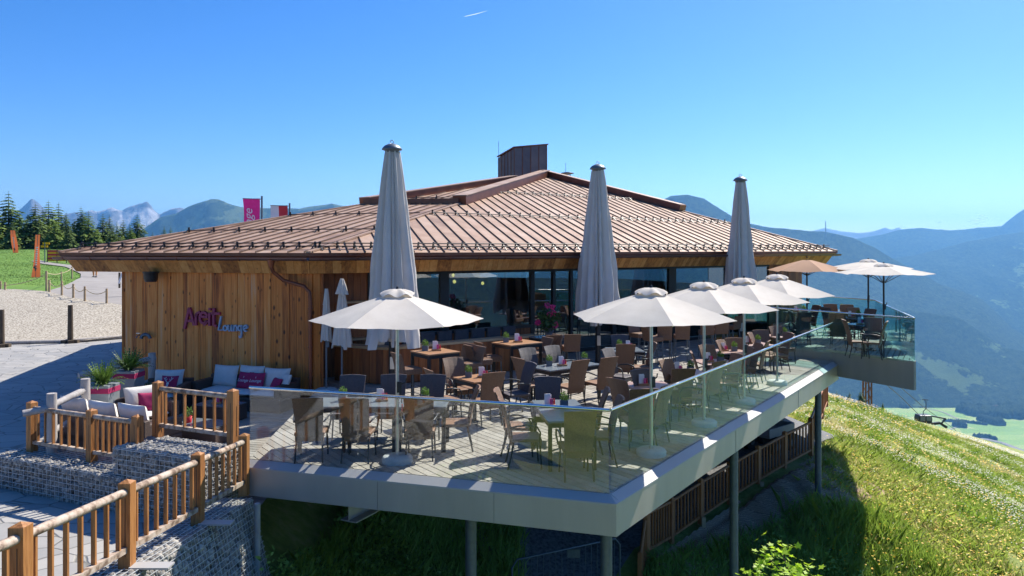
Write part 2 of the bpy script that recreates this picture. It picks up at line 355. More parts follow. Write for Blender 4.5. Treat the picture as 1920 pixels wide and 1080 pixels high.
M['road'] = mat('pale_track', [(.23,.21,.19),(.33,.3,.27)], .9, scale=.9, bump=.2)
# ------------------------------------------------------------------ terrain
CP = np.array([(-30,5,-1),(-15,5,-1),(-6,5,-1),(-5.2,9,-1),(-5,12,-1),(-12,15,-1),(-20,20,-1),(-22,30,-1),(-8,22,-1),(0,28,-1),(-5,20,-1),(5,35,-1),(0,45,-1),(-10,40,-1),
 (-24,36,-.65),(-15,36,-.85),(-32,36,-.6),(-23,42,.15),(-18,44,-.1),(-29,47,.6),(-38,46,.6),(-26,52,.4),(-35,53,.8),(-39,60,1.0),(-55,60,1.1),(-50,75,1.5),(-38,68,.6),(-30,66,.2),(-53,88,1.6),(-42,86,1.2),(-60,100,3.0),(-75,104,3.1),(-50,115,2.6),(-30,100,1.4),(-70,140,2.2),(-15,80,-.6),(-5,70,-1.5),(-12,58,-.8),
 (-20,110,.5),(-90,150,2),(-50,160,1),
 (9.6,23.8,-3.3),(6.4,21.0,-3.62),(4.1,18.9,-4.05),(3.2,18.1,-4.1),(10.6,22.6,-3.9),(8.4,20.5,-3.6),(7.2,18.0,-4.8),(4.6,16.2,-5.3),(2,15,-5.3),(0,16,-4.6),(3,21,-3.9),(6,25,-3.4),(-1.5,15,-4.0),(-2.6,13,-2.9),(-3.1,10,-2.0),(-3.0,7,-1.7),(-1,10,-3.6),(2,8,-5.5),(8,10,-6.5),(0,3,-5.5),
 (9,17.5,-4.9),(13,18.5,-5.0),(20,30,-7.0),(30,25,-11),(19,50,-6.3),(30,50,-10.15),(41,60,-13.7),(15,35,-5.2),(12,27,-3.9),(25,12,-11),(45,30,-17),(10,30,-3.4),(9,36,-3),(8,45,-3),(27,70,-10.2),(60,95,-26),(20,90,-13),(48,90,-23),(14,62,-6.5),(60,60,-21),(10,75,-7)], dtype=float)
def tps_fit(P):
    n = len(P); d = np.hypot(P[:,None,0]-P[None,:,0], P[:,None,1]-P[None,:,1])
    K = np.where(d > 0, d*d*np.log(d+1e-9), 0)+np.eye(n)*.4
    A = np.zeros((n+3,n+3)); A[:n,:n] = K; A[:n,n] = 1; A[:n,n+1:] = P[:,:2]; A[n,:n] = 1; A[n+1:,:n] = P[:,:2].T
    return np.linalg.solve(A, np.concatenate([P[:,2], [0,0,0]]))
_w = tps_fit(CP)
def terr(x, y):
    x = np.asarray(x, float); y = np.asarray(y, float); sh = x.shape; xf = x.ravel(); yf = y.ravel()
    # beyond the surveyed ground hold the rim value and let the mountain side fall away
    cx, cy = 0.0, 55.0; dx = xf-cx; dy = yf-cy; r = np.hypot(dx, dy); k = np.minimum(1, 88/np.maximum(r, 1e-6))
    xi = cx+dx*k; yi = cy+dy*k
    d = np.hypot(xi[:,None]-CP[None,:,0], yi[:,None]-CP[None,:,1])
    z = (d*d*np.log(d+1e-9))@_w[:len(CP)]+_w[len(CP)]+_w[len(CP)+1]*xi+_w[len(CP)+2]*yi
    z = np.clip(z, -34, 4)
    o = np.maximum(0, r-88); z = z-.5*o*np.clip(o/120, 0, 1)
    return np.maximum(z, -870).reshape(sh)
def tz(x, y): return float(terr(np.array([x]), np.array([y]))[0])
def tinside(poly, x, y):
    ins = np.zeros(x.shape, bool); n = len(poly)
    for i in range(n):
        x0,y0 = poly[i]; x1,y1 = poly[(i+1)%n]
        c_ = ((y0 > y) != (y1 > y)) & (x < (x1-x0)*(y-y0)/(y1-y0+1e-12)+x0); ins ^= c_
    return ins
PAVE = [(-60,1),(-4.05,1),(-4.05,11.6),(-4.4,18),(-9,40),(-11,42),(-19.0,33.3),(-28,31.2),(-60,29.5)]
GRAV = [(-19.0,33.3),(-12,41),(-21.5,41.6),(-23.6,42.4),(-26,43.8),(-28.8,46.2),(-31.5,47.3),(-70,47.3),(-70,29),(-28,31.2)]
ROAD = [(-12,41),(-21.5,41.6),(-23.6,42.4),(-26,43.8),(-28.8,46.2),(-30.2,50),(-33.5,57),(-37,64),(-41,71),(-47,78.5),(-56,87),(-56.5,89),(-46,81),(-36,76),(-28,66),(-22,56),(-12,50)]
def ground():
    def axis(lo, hi, step, far):
        a = list(np.arange(lo, hi+1e-6, step)); s_ = step; x = hi
        while x < far: s_ *= 1.16; x += s_; a.append(x)
        s_ = step; x = lo
        while x > -far: s_ *= 1.16; x -= s_; a.insert(0, x)
        return np.array(a)
    xs = axis(-46, 46, .8, 2300); ys = axis(2, 100, .8, 2600); ys = ys[ys > -700]
    X, Y = np.meshgrid(xs, ys); Z = terr(X, Y)
    near = np.clip(1-np.hypot(X, Y-40)/90, 0, 1)
    Z += (fbm(X*.5, Y*.5)-.5)*.25*np.clip((X-6)/6, 0, 1)*near + (fbm(X*.03, Y*.03)-.5)*24*np.clip((np.hypot(X,Y-55)-95)/200, 0, 1)
    # keep the levelled yard and the footprint under the paving clear
    yard = tinside([(-62,-2),(-4.0,-2),(-3.9,11.8),(-4,14),(2,22),(9,30),(8,48),(-14,44),(-19,33.5),(-28,31.4),(-62,29.7)], X, Y)
    Z = np.where(yard, np.minimum(Z, -1.05), Z)
    ny, nx = X.shape; V = np.stack([X, Y, Z], -1).reshape(-1, 3)
    i = np.arange(ny-1)[:,None]*nx+np.arange(nx-1)[None,:]
    Fc = np.stack([i, i+1, i+nx+1, i+nx], -1).reshape(-1, 4)
    m, n, l, p = NM('ground_cover'); tc = n.new('ShaderNodeTexCoord')
    n1 = sep(n, 'ShaderNodeTexNoise', Scale=.18, Detail=8, Roughness=.65); n2 = sep(n, 'ShaderNodeTexNoise', Scale=3.5, Detail=8, Roughness=.75)
    for q in (n1, n2): l.new(tc.outputs['Object'], q.inputs[0])
    mx = n.new('ShaderNodeMix'); mx.inputs[0].default_value = .5; l.new(n1.outputs['Fac'], mx.inputs[2]); l.new(n2.outputs['Fac'], mx.inputs[3])
    cr = n.new('ShaderNodeValToRGB'); e = cr.color_ramp.elements; e[0].position = .36; e[0].color = (.09,.13,.015,1); e[1].position = .64; e[1].color = (.4,.34,.16,1)
    q = e.new(.5); q.color = (.22,.27,.05,1)
    l.new(mx.outputs[0], cr.inputs[0])
    # short mown grass on the left bank, bare dark gravel under the terrace
    sx = n.new('ShaderNodeSeparateXYZ'); l.new(tc.outputs['Object'], sx.inputs[0])
    ls = n.new('ShaderNodeMapRange'); ls.inputs['From Min'].default_value = -14; ls.inputs['From Max'].default_value = -18; l.new(sx.outputs[0], ls.inputs[0])
    cl = n.new('ShaderNodeValToRGB'); e = cl.color_ramp.elements; e[0].position = .3; e[0].color = (.07,.17,.012,1); e[1].position = .7; e[1].color = (.16,.27,.03,1); l.new(mx.outputs[0], cl.inputs[0])
    mm = n.new('ShaderNodeMix'); mm.data_type = 'RGBA'; l.new(ls.outputs[0], mm.inputs[0]); l.new(cr.outputs[0], mm.inputs[6]); l.new(cl.outputs[0], mm.inputs[7])
    l.new(mm.outputs[2], p.inputs['Base Color']); p.inputs['Roughness'].default_value = .9
    bp = sep(n, 'ShaderNodeBump', Strength=.7, Distance=.12); l.new(n2.outputs['Fac'], bp.inputs['Height']); l.new(bp.outputs[0], p.inputs['Normal'])
    o = np_obj('ground', V, Fc, m, smooth=True); tag(o, kind='structure')
ground()
def draped(name, poly, m, dz, step=.8, zfix=None):
    poly = np.array(poly); x0,y0 = poly.min(0); x1,y1 = poly.max(0)
    # clip every grid cell to the polygon outline so the sheet has clean edges
    mb = MB(); pl = [tuple(p) for p in poly]
    nx = int((x1-x0)/step)+1; ny = int((y1-y0)/step)+1
    for a in range(ny):
        st = clip(clip(pl, (0,1), y0+(a+1)*step), (0,-1), -(y0+a*step))
        if len(st) < 3: continue
        for b in range(nx):
            q = clip(clip(st, (1,0), x0+(b+1)*step), (-1,0), -(x0+b*step))
            if len(q) < 3: continue
            qa = np.array(q); zz = terr(qa[:,0], qa[:,1])+dz if zfix is None else np.full(len(qa), zfix)
            ar = sum(q[i][0]*q[(i+1)%len(q)][1]-q[(i+1)%len(q)][0]*q[i][1] for i in range(len(q)))
            if abs(ar) < 1e-5: continue
            vs = [(q[i][0], q[i][1], zz[i]) for i in range(len(q))]
            mb.add(vs if ar > 0 else vs[::-1], [tuple(range(len(q)))], 0, .5, True)
    o = mb.build(name, m); tag(o, kind='structure'); return o
draped('paving', PAVE, M['paving'], 0, 4, zfix=-.87)
draped('gravel_yard', GRAV, M['gravel'], .10, 2.5)
draped('track', ROAD, M['road'], .075, 2.0)
# dark gravel path behind the lower fence
draped('gravel_path', [(3.0,18.2),(4.1,19.0),(6.4,21.1),(9.5,23.9),(13.4,30.5),(11,34),(7,30),(-2,19.5),(-1,15.6),(1.6,16.2)], M['dark_gravel'], .09, .8)
# ------------------------------------------------------------------ far valley and mountains
def valley():
    m, n, l, p = NM('valley_fields'); tc = n.new('ShaderNodeTexCoord'); mp = n.new('ShaderNodeMapping'); mp.inputs['Rotation'].default_value = (0,0,.5); mp.inputs['Scale'].default_value = (1/150,1/70,1)
    l.new(tc.outputs['Object'], mp.inputs[0])
    v = sep(n, 'ShaderNodeTexVoronoi', Scale=1.0); l.new(mp.outputs[0], v.inputs['Vector'])
    s_ = n.new('ShaderNodeSeparateColor'); l.new(v.outputs['Color'], s_.inputs[0])
    cr = n.new('ShaderNodeValToRGB'); e = cr.color_ramp.elements; e[0].color = (.14,.28,.04,1); e[1].color = (.46,.46,.16,1); q = e.new(.5); q.color = (.24,.4,.06,1)
    nz = sep(n, 'ShaderNodeTexNoise', Scale=.012, Detail=6); l.new(tc.outputs['Object'], nz.inputs[0])
    mx = n.new('ShaderNodeMix'); mx.inputs[0].default_value = .4; l.new(s_.outputs[0], mx.inputs[2]); l.new(nz.outputs['Fac'], mx.inputs[3]); l.new(mx.outputs[0], cr.inputs[0])
    l.new(cr.outputs[0], p.inputs['Base Color']); p.inputs['Roughness'].default_value = .9
    V = [(-12400,-4900,-872),(12400,-4900,-872),(12400,15300,-872),(-12400,15300,-872)]
    tag(np_obj('valley_floor', V, [(0,1,2,3)], m), kind='structure')
valley()
def forest_mat(name, dark, light, meadow, mscale, mthr, rock=None):
    m, n, l, p = NM(name); tc = n.new('ShaderNodeTexCoord')
    a = sep(n, 'ShaderNodeTexNoise', Scale=.03, Detail=10, Roughness=.9); b = sep(n, 'ShaderNodeTexNoise', Scale=mscale*1.7, Detail=9, Roughness=.68)
    for q in (a, b): l.new(tc.outputs['Object'], q.inputs[0])
    cr = n.new('ShaderNodeValToRGB'); e = cr.color_ramp.elements; e[0].position = .4; e[1].position = .6; e[0].color = rgba(dark); e[1].color = rgba(light); l.new(a.outputs['Fac'], cr.inputs[0])
    r = n.new('ShaderNodeMapRange'); r.inputs['From Min'].default_value = mthr; r.inputs['From Max'].default_value = mthr+.02; l.new(b.outputs['Fac'], r.inputs[0])
    mk = n.new('ShaderNodeMix'); mk.data_type = 'RGBA'; l.new(r.outputs[0], mk.inputs[0]); l.new(cr.outputs[0], mk.inputs[6]); mk.inputs[7].default_value = rgba(meadow)
    col = mk.outputs[2]
    if rock:
        at_ = n.new('ShaderNodeAttribute'); at_.attribute_name = 'tone'
        r2 = n.new('ShaderNodeMapRange'); r2.inputs['From Min'].default_value = .62; r2.inputs['From Max'].default_value = .66; l.new(at_.outputs['Fac'], r2.inputs[0])
        mk2 = n.new('ShaderNodeMix'); mk2.data_type = 'RGBA'; l.new(r2.outputs[0], mk2.inputs[0]); l.new(col, mk2.inputs[6]); mk2.inputs[7].default_value = rgba(rock); col = mk2.outputs[2]
    l.new(col, p.inputs['Base Color']); p.inputs['Roughness'].default_value = .95; p.inputs['Specular IOR Level'].default_value = .1
    bp = sep(n, 'ShaderNodeBump', Strength=1, Distance=45); l.new(a.outputs['Fac'], bp.inputs['Height']); l.new(bp.outputs[0], p.inputs['Normal'])
    return m
def ridge(name, crest, Dc, Df, m, zf=-872, amp=60, foot=None, prof=1.0, nu=260, nv=60, seed=0, rough=6, back=.35, freq=1.0, rocky=0):
    """mountain: crest given as bearings and heights surveyed at distance Dc, slope runs down to distance Df"""
    cx = np.array([c_[0] for c_ in crest], float); cy = np.array([c_[1] for c_ in crest], float)
    dc = np.array([c_[2] if len(c_) > 2 else Dc for c_ in crest], float)
    u = np.linspace(cx[0], cx[-1], nu)
    yy = np.interp(u, cx, cy); dd = np.interp(u, cx, dc); tx = (u-960)/F
    zc = HC+(HZ-yy)*dd/F
    df = dd-(Dc-Df)
    rows = []
    vs = np.concatenate([-np.linspace(back, .02, 8), np.linspace(0, 1, nv)])
    for v in vs:
        d = dd+(df-dd)*v if v >= 0 else dd-v*(dd-df)*1.6
        h = zc+(zf-zc)*(np.abs(v)**prof if v >= 0 else np.abs(v)*1.3)
        env = math.sin(math.pi*min(1, abs(v)**.6)) if v >= 0 else abs(v)
        X = tx*d; Y = d
        nz = (fbm(X/900*freq+seed, Y/900*freq+seed*3, o=6, ridged=True)-.6)
        h = h+nz*amp*(env+.0)+(fbm(X/140*freq, Y/140*freq+seed, o=4)-.5)*rough*2
        rows.append(np.stack([X, Y, h], -1))
    V = np.array(rows).reshape(-1, 3); nr = len(vs)
    i = np.arange(nr-1)[:,None]*nu+np.arange(nu-1)[None,:]
    Fc = np.stack([i, i+nu, i+nu+1, i+1], -1).reshape(-1, 4)
    tone = None
    if rocky:
        c_ = V[Fc].mean(1); nn = fbm(c_[:,0]/500, c_[:,1]/500, c_[:,2]/200+seed, o=4)
        tone = nn*rocky
    tag(np_obj(name, V, Fc, m, smooth=not rocky, tone=tone), kind='structure')
FM = forest_mat('mountain_forest', (.002,.01,.004), (.10,.15,.05), (.18,.26,.07), .0016, .66)
FM2 = forest_mat('mountain_forest_meadow', (.008,.025,.01), (.09,.14,.05), (.24,.32,.1), .0012, .58)
RK = forest_mat('rocky_peak', (.22,.22,.22), (.4,.38,.36), (.3,.3,.28), .002, .6, rock=(.85,.82,.78))
ALP = forest_mat('alpine_pasture', (.04,.08,.03), (.11,.16,.05), (.2,.26,.1), .002, .5)
ridge('mountain_main', [(900,560),(1100,470),(1200,400),(1235,378),(1258,367),(1290,364),(1320,372),(1350,392),(1380,410),(1412,421),(1440,427),(1500,430),(1545,434),(1572,439),(1600,446),(1640,463),(1680,488),(1715,505),(1760,531),(1800,545),(1840,560),(1870,588),(1895,612),(1925,632),(2000,665),(2200,720)], 5600, 4250, FM, amp=150, seed=2, rough=9, nu=420, nv=90)
ridge('mountain_spur', [(1500,700,4700),(1600,600,4700),(1700,580,4700),(1800,595,4700),(1880,650,4650),(1960,668,4600),(2200,700,4600)], 4700, 4100, FM2, amp=90, seed=9, rough=7, nu=200, nv=50)
ridge('mountain_mid', [(1400,620),(1480,560),(1560,520),(1640,490),(1720,478),(1760,468),(1820,452),(1880,440),(1920,434),(2050,410),(2300,380)], 7200, 5600, FM2, amp=180, seed=4, rough=8, freq=.8)
ridge('mountain_back', [(1380,500),(1480,470),(1560,452),(1620,446),(1650,441),(1690,431),(1730,427),(1780,432),(1820,428),(1850,426),(1878,424),(1890,414),(1905,401),(1925,390),(1960,372),(2050,350),(2300,360)], 8600, 7000, FM, amp=260, seed=5, rough=14, freq=.7)
ridge('mountain_far', [(1300,470),(1440,455),(1500,440),(1530,431),(1545,427),(1558,431),(1580,433),(1610,436),(1640,434),(1660,427),(1672,431),(1685,426),(1700,434),(1740,437),(1765,429),(1790,438),(1850,444),(1950,440),(2300,430)], 11500, 9200, RK, amp=300, seed=6, rough=26, freq=.6)
ridge('mountain_left', [(150,470),(230,452),(270,428),(300,408),(330,400),(352,388),(372,381),(395,374),(408,374),(425,380),(452,388),(500,391),(560,392),(600,386),(622,381),(640,386),(680,392),(760,400),(900,440)], 6300, 4700, ALP, amp=230, seed=11, rough=10, nu=300)
ridge('mountain_rocky', [(-300,430),(-200,400),(-60,440),(20,400),(36,392),(48,380),(60,373),(70,380),(86,396),(110,404),(150,397),(168,393),(185,396),(210,390),(230,392),(252,382),(262,379),(278,381),(290,392),(300,400),(318,392),(336,390),(360,400),(420,420),(600,440)], 9300, 7400, RK, amp=380, seed=13, rough=40, nu=320, nv=70, rocky=1.15, freq=1.2)
# the wooded ridge behind the viewer, mirrored in the panes of the facade
def backridge():
    th = np.linspace(R(185), R(355), 160); nv = 30; rows = []
    crest = 90+230*fbm(th*2.2, th*0+3.3, o=5)
    for v in np.linspace(0, 1, nv):
        d = 4200-v*1700; X = np.cos(th)*d; Y = np.sin(th)*d
        h = crest+(-872-crest)*v+(fbm(X/600, Y/600, o=5, ridged=True)-.6)*160*math.sin(math.pi*v**.7)
        rows.append(np.stack([X, Y, h], -1))
    V = np.array(rows).reshape(-1, 3); nu = 160; i = np.arange(nv-1)[:,None]*nu+np.arange(nu-1)[None,:]
    tag(np_obj('mountain_behind', V, np.stack([i, i+1, i+nu+1, i+nu], -1).reshape(-1, 4), FM, smooth=True), kind='structure')
backridge()
# woods in the valley: one mass each
def lumps(name, pts, m, r=22, h=16, n=500):
    """far-off woods and hedges: clumps of crowns along a path of survey points"""
    P = [at(x, y, -872) for x, y in pts]; V = []; Fc = []; 
    for k in range(n):
        t = random.random()*(len(P)-1); i = int(t); a = P[i].lerp(P[i+1], t-i)
        cx = a.x+random.gauss(0, r*.25); cy = a.y+random.gauss(0, r); s_ = random.uniform(.6, 1.2)*h
        o = len(V); 
        for j in range(5): V.append((cx+math.cos(j*1.257)*s_*.5, cy+math.sin(j*1.257)*s_*.5, -873))
        for j in range(5): V.append((cx+math.cos(j*1.257+.5)*s_*.45, cy+math.sin(j*1.257+.5)*s_*.45, -872+s_*.6))
        V.append((cx, cy, -872+s_*random.uniform(.9, 1.3)))
        for j in range(5):
            q = (j+1)%5; Fc += [(o+j, o+q, o+5+q), (o+j, o+5+q, o+5+j), (o+5+j, o+5+q, o+10)]
    tag(np_obj(name, V, Fc, m), kind='stuff')
lumps('valley_wood', [(1812,775),(1860,778),(1905,780)], FM, r=30, h=34, n=900)
lumps('valley_wood', [(1900,776),(1935,780),(1990,784)], FM, r=60, h=34, n=900)
lumps('valley_hedge', [(1838,788),(1862,795),(1880,796)], FM, r=10, h=28, n=260)
lumps('valley_hedge', [(1792,799),(1806,800)], FM, r=8, h=26, n=90)
lumps('valley_hedge', [(1828,820),(1850,821),(1868,825)], FM, r=4, h=16, n=120)
lumps('valley_hedge', [(1560,752),(1640,758),(1700,764)], FM, r=20, h=20, n=160)
lumps('valley_hedge', [(1600,748),(1760,752),(1940,758)], FM, r=50, h=34, n=1500)
lumps('valley_hedge', [(1770,790),(1815,793),(1850,797)], FM, r=2, h=12, n=200)
def strip(name, pts, wd, m, z):
    mb = MB(); P = [at(x, y, z) for x, y in pts]
    for a, b in zip(P[:-1], P[1:]):
        d = (b-a).normalized(); o = Vector((d.y,-d.x,0))*wd/2
        mb.add([a-o, a+o, b+o, b-o], [(0,1,2,3)])
    tag(mb.build(name, m), kind='structure')
strip('valley_road', [(1700,758),(1752,768),(1770,773),(1812,793),(1768,810),(1740,822)], 9, M['gravel'], -870)
strip('valley_road', [(1570,757),(1700,758),(1760,760),(1900,767)], 12, M['gravel'], -870.5)
strip('valley_river', [(1838,821),(1880,830),(1910,842),(1930,850)], 26, M['road'], -870)
# ------------------------------------------------------------------ haze
def haze():
    mb = MB(); mb.box((0,5200,(670-900)/2), (25000,20400,1570)); o = mb.build('haze', [NM('haze_air')[0]])
    m = o.data.materials[0]; n = m.node_tree.nodes; l = m.node_tree.links; n.remove(n['Principled BSDF'])
    v = n.new('ShaderNodeVolumePrincipled'); v.inputs['Density'].default_value = 8.2e-5; v.inputs['Color'].default_value = (.2,.53,1.0,1); v.inputs['Anisotropy'].default_value = .35
    l.new(v.outputs[0], n['Material Output'].inputs['Volume']); tag(o, kind='stuff')
haze()
# ------------------------------------------------------------------ building
RA, RB, RC = Vector((-11.5,18.95,3.2)), Vector((-4.65,17.05,3.2)), Vector((12.7,29.15,3.2))
RD, RF, RE = Vector((-15.5,35,3.2)), Vector((-6,52,3.2)), Vector((9,48,3.2)); RT = Vector((1.77,39.9,7.18))
house = thing('mountain_restaurant', 'large timber clad mountain restaurant with a folded copper roof behind the terrace', 'building', (0,30,-1))
def hpart(mb, name, mats, **k):
    k.setdefault('parent', house); o = mb.build(name, mats, **k); o.location = (0,-30,1); return o
def sub(mb, name, mats, parent, **k): return mb.build(name, mats, parent=parent, **k)
def plane_from(a, b, t):
    n_ = (b-a).cross(t-a).normalized(); return n_ if n_.z > 0 else -n_
def roof_plane(a, b, t, spacing, sdir, s0, detail=True, snow=()):
    """panels between standing seams; sdir = plan direction of the seams"""
    n_ = plane_from(a, b, t); e = (b-a).normalized()
    d = Vector((sdir[0], sdir[1], 0)); d.z = -(n_.x*d.x+n_.y*d.y)/n_.z; d.normalize()
    def st(p):
        v = p-a; A = np.array([[e.dot(e), e.dot(d)],[e.dot(d), d.dot(d)]]); r_ = np.linalg.solve(A, [v.dot(e), v.dot(d)]); return tuple(r_)
    tri = [st(a), st(b), st(t)]; mb = MB(); ms = MB()
    smin = min(p[0] for p in tri); smax = max(p[0] for p in tri); k = math.floor((smin-s0)/spacing)
    P3 = lambda q, h=0: a+e*q[0]+d*q[1]+n_*h
    while s0+k*spacing < smax:
        lo, hi = s0+k*spacing, s0+(k+1)*spacing; q = clip(clip(tri, (1,0), hi), (-1,0), -lo); k += 1
        if len(q) < 3: continue
        vs = [P3(x) for x in q]; nn = (vs[1]-vs[0]).cross(vs[2]-vs[0])
        if nn.z < 0: vs = vs[::-1]
        mb.add(vs, [tuple(range(len(vs)))], 0, random.random())
        mid = clip(clip(tri, (1,0), lo+.02), (-1,0), -(lo-.02))
        if detail and len(mid) >= 3:
            t0 = min(x[1] for x in mid); t1 = max(x[1] for x in mid)
            if t1-t0 > .1:
                Mx = Matrix((e, d, n_)).transposed(); Mx = Matrix((d.cross(n_).normalized(), d, n_)).transposed()
                ms.box(P3((lo, (t0+t1)/2), .022), (.016, t1-t0, .034), M=Mx)
    return mb, ms, P3, st, n_, e, d
roof = MB()
bmat = M['copper']
mb1, ms1, P1f, st1, n1_, e1_, d1_ = roof_plane(RA, RB, RT, .425, (.263,.965), .2)
mb2, ms2, P2f, st2, n2_, e2_, d2_ = roof_plane(RB, RC, RT, .434, (-.321,1.0), .1)
ro = hpart(mb2, 'roof', [bmat])
o_ = mb1.build('roof_panel_left', [bmat], parent=ro); ms1.build('standing_seams', M['seam'], parent=ro); ms2.build('standing_seams', M['seam'], parent=ro)
mbk = MB()
for a, b in ((RC,RE),(RE,RF),(RF,RD),(RD,RA)): mbk.add([a,b,RT], [(0,1,2)])
mbk.build('roof_rear', [bmat], parent=ro)
# ridge caps
def cap(a, b, t0, t1, wd=.5, h=.34, mb=None):
    p = a.lerp(b, t0)+Vector((0,0,.02)); q = a.lerp(b, t1)+Vector((0,0,.02)); mb.beam(p+Vector((0,0,h/2-.08)), q+Vector((0,0,h/2-.08)), wd, h, 0, .3)
    mb.beam(p+Vector((0,0,h-.06)), q+Vector((0,0,h-.06)), wd+.06, .03, 1, .8)
mc = MB(); cap(RB, RT, .43, 1.0, mb=mc); cap(RT, RC, 0, .549, mb=mc); cap(RA, RT, .445, .87, .5, .3, mc)
hA = RA.lerp(RT, .445); hB = RB.lerp(RT, .43); mc.beam(hA+Vector((0,0,.1)), hB+Vector((0,0,.1)), .16, .2, 0, .5)
mc.build('ridge_cap', [M['copper_dark'], M['copper']], parent=ro)
for a, b, t0, t1 in ((RA,RT,0,.445),(RB,RT,0,.43),(RC,RT,0,.451)):
    mh = MB(); mh.beam(a.lerp(b,t0)+Vector((0,0,.02)), a.lerp(b,t1)+Vector((0,0,.02)), .12, .04); mh.build('hip_flashing', [M['copper']], parent=ro)
# snow guards
def guard(mb, pa, pb, n_, step, rails=2, h=.16):
    L = (pb-pa).length; d = (pb-pa).normalized()
    for r_ in range(rails): mb.tube([pa+n_*(.07+r_*h*.7), pb+n_*(.07+r_*h*.7)], .016, 6)
    k = 0
    while k*step < L:
        p = pa+d*(k*step); up = (n_.cross(d)); dn = up if up.z < 0 else -up
        mb.beam(p-dn*.06, p-dn*.06+n_*(h+.06), .05, .03); mb.beam(p-dn*.05+n_*(h), p+dn*.16+n_*.01, .03, .02)
        if rails > 1: mb.tube([p+d*.1+n_*.04, p+d*step*.5+n_*.07], .012, 5)
        k += 1
mg = MB()
def contour(a, b, t, ta, tb): return a.lerp(t, ta), b.lerp(t, tb)
for (a,b,n_,stp,off) in ((RA,RB,n1_,.425,.2),(RB,RC,n2_,.434,.1)):
    tt = .022; pa, pb = contour(a, b, RT, tt, tt); guard(mg, pa, pb, n_, stp, 2, .11)
pa, pb = contour(RA, RB, RT, .142, .142); guard(mg, pa+(pb-pa)*.02, pb, n1_, .85, 1, .09)
pa, pb = contour(RA, RB, RT, .2957, .2957); guard(mg, pa+(pb-pa)*.02, pb-(pb-pa)*.04, n1_, .85, 1, .09)
pa, pb = contour(RB, RC, RT, .3, .3); guard(mg, pa+(pb-pa)*.015, pb, n2_, .434, 1, .09)
pa, pb = contour(RB, RC, RT, .604, .604); guard(mg, pa+(pb-pa)*.04, pb-(pb-pa)*.05, n2_, .434, 1, .09)
pa, pb = contour(RA, RB, RT, .51, .51); guard(mg, pa+(pb-pa)*.04, pb-(pb-pa)*.05, n1_, .85, 1, .09)
mg.build('snow_guard', M['black'], parent=ro)
# gutter, fascia, soffit
def inset(pts, d):
    out = []; n = len(pts)
    for i in range(n):
        a, b, c_ = pts[i-1], pts[i], pts[(i+1)%n]
        d1 = (b-a).to_2d().normalized(); d2 = (c_-b).to_2d().normalized(); n1 = Vector((-d1.y, d1.x)); n2 = Vector((-d2.y, d2.x))
        bis = (n1+n2); k = d/(1+n1.dot(n2)); out.append(Vector((b.x+bis.x*k, b.y+bis.y*k, 0)))
    return out
RING = [RA,RB,RC,RE,RF,RD]
def ring_skin(mb, pts, d0, z0, d1, z1, mi=0, planks=None):
    a_, b_ = inset(pts, d0), inset(pts, d1); n = len(pts)
    for i in range(n):
        p, q, r_, s_ = a_[i].copy(), a_[(i+1)%n].copy(), b_[(i+1)%n].copy(), b_[i].copy(); p.z = q.z = z0; r_.z = s_.z = z1
        if not planks or i > 2: mb.add([p,s_,r_,q], [(0,1,2,3)], mi, random.random()); continue
        L = (q-p).length; t = 0
        while t < 1:
            w_ = random.uniform(*planks)/L; t2 = min(1, t+w_); g = .004/L; f = random.uniform(0,.006); o = Vector(((q-p).y, -(q-p).x, 0)).normalized()*f
            mb.add([p.lerp(q,t+g)+o, s_.lerp(r_,t+g)+o, s_.lerp(r_,t2-g)+o, p.lerp(q,t2-g)+o], [(0,1,2,3)], mi, random.random()); t = t2
fs = MB(); ring_skin(fs, RING, .12, 3.06, .34, 2.71, planks=(.13,.24))
hpart(fs, 'fascia_boards', M['fascia_wood'])
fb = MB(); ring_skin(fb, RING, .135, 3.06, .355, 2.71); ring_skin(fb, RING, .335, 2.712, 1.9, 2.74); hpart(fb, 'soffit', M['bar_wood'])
fm = MB(); ring_skin(fm, RING, -.01, 3.2, -.01, 3.12); ring_skin(fm, RING, 0.0, 3.12, .13, 3.055); hpart(fm, 'drip_edge', M['copper_dark'])
gt = MB(); gi = inset(RING, -.075)
for i in (5,0,1,2):
    p, q = gi[i].copy(), gi[(i+1)%6].copy(); p.z = q.z = 3.09
    if i == 5: p = p.lerp(q, .3)
    if i == 2: q = p.lerp(q, .3)
    d = (q-p).normalized(); o = Vector((d.y,-d.x,0))
    prof = [(math.cos(a)*.075, math.sin(a)*.075) for a in np.linspace(math.pi, 2*math.pi, 9)]
    vs = [p+o*x+Vector((0,0,y)) for x, y in prof]+[q+o*x+Vector((0,0,y)) for x, y in prof]
    gt.add(vs, [(j, j+1, 10+j, 9+j) for j in range(8)], 0, .3, True)
    k = .3; L = (q-p).length
    while k < L:
        c_ = p+d*k; gt.tube([c_+o*x*1.06+Vector((0,0,y*1.06)) for x, y in prof], .009, 4, mi=1); k += .85
hpart(gt, 'gutter', [M['copper_old'], M['copper_dark']])
dp = MB()
g0 = Vector((ray(511,17.35), 17.25, 3.04)); dp.tube([g0+Vector((0,0,.0)), g0+Vector((0,0,-.18))], [.1,.05], 10)
dp.tube([g0+Vector((0,0,-.16)), g0+Vector((.02,.08,-.28)), Vector((-5.35,17.5,2.55)), Vector((-4.85,17.42,2.42)), Vector((-4.72,17.40,2.28)), Vector((-4.70,17.40,2.0)), Vector((-4.70,17.40,.0))], .045, 10)
for z in (1.9,1.0,.3): dp.lathe([(.055,z-.02),(.055,z+.02)], 10, (-4.70,17.40,0))
hpart(dp, 'downpipe', M['copper_dark'])
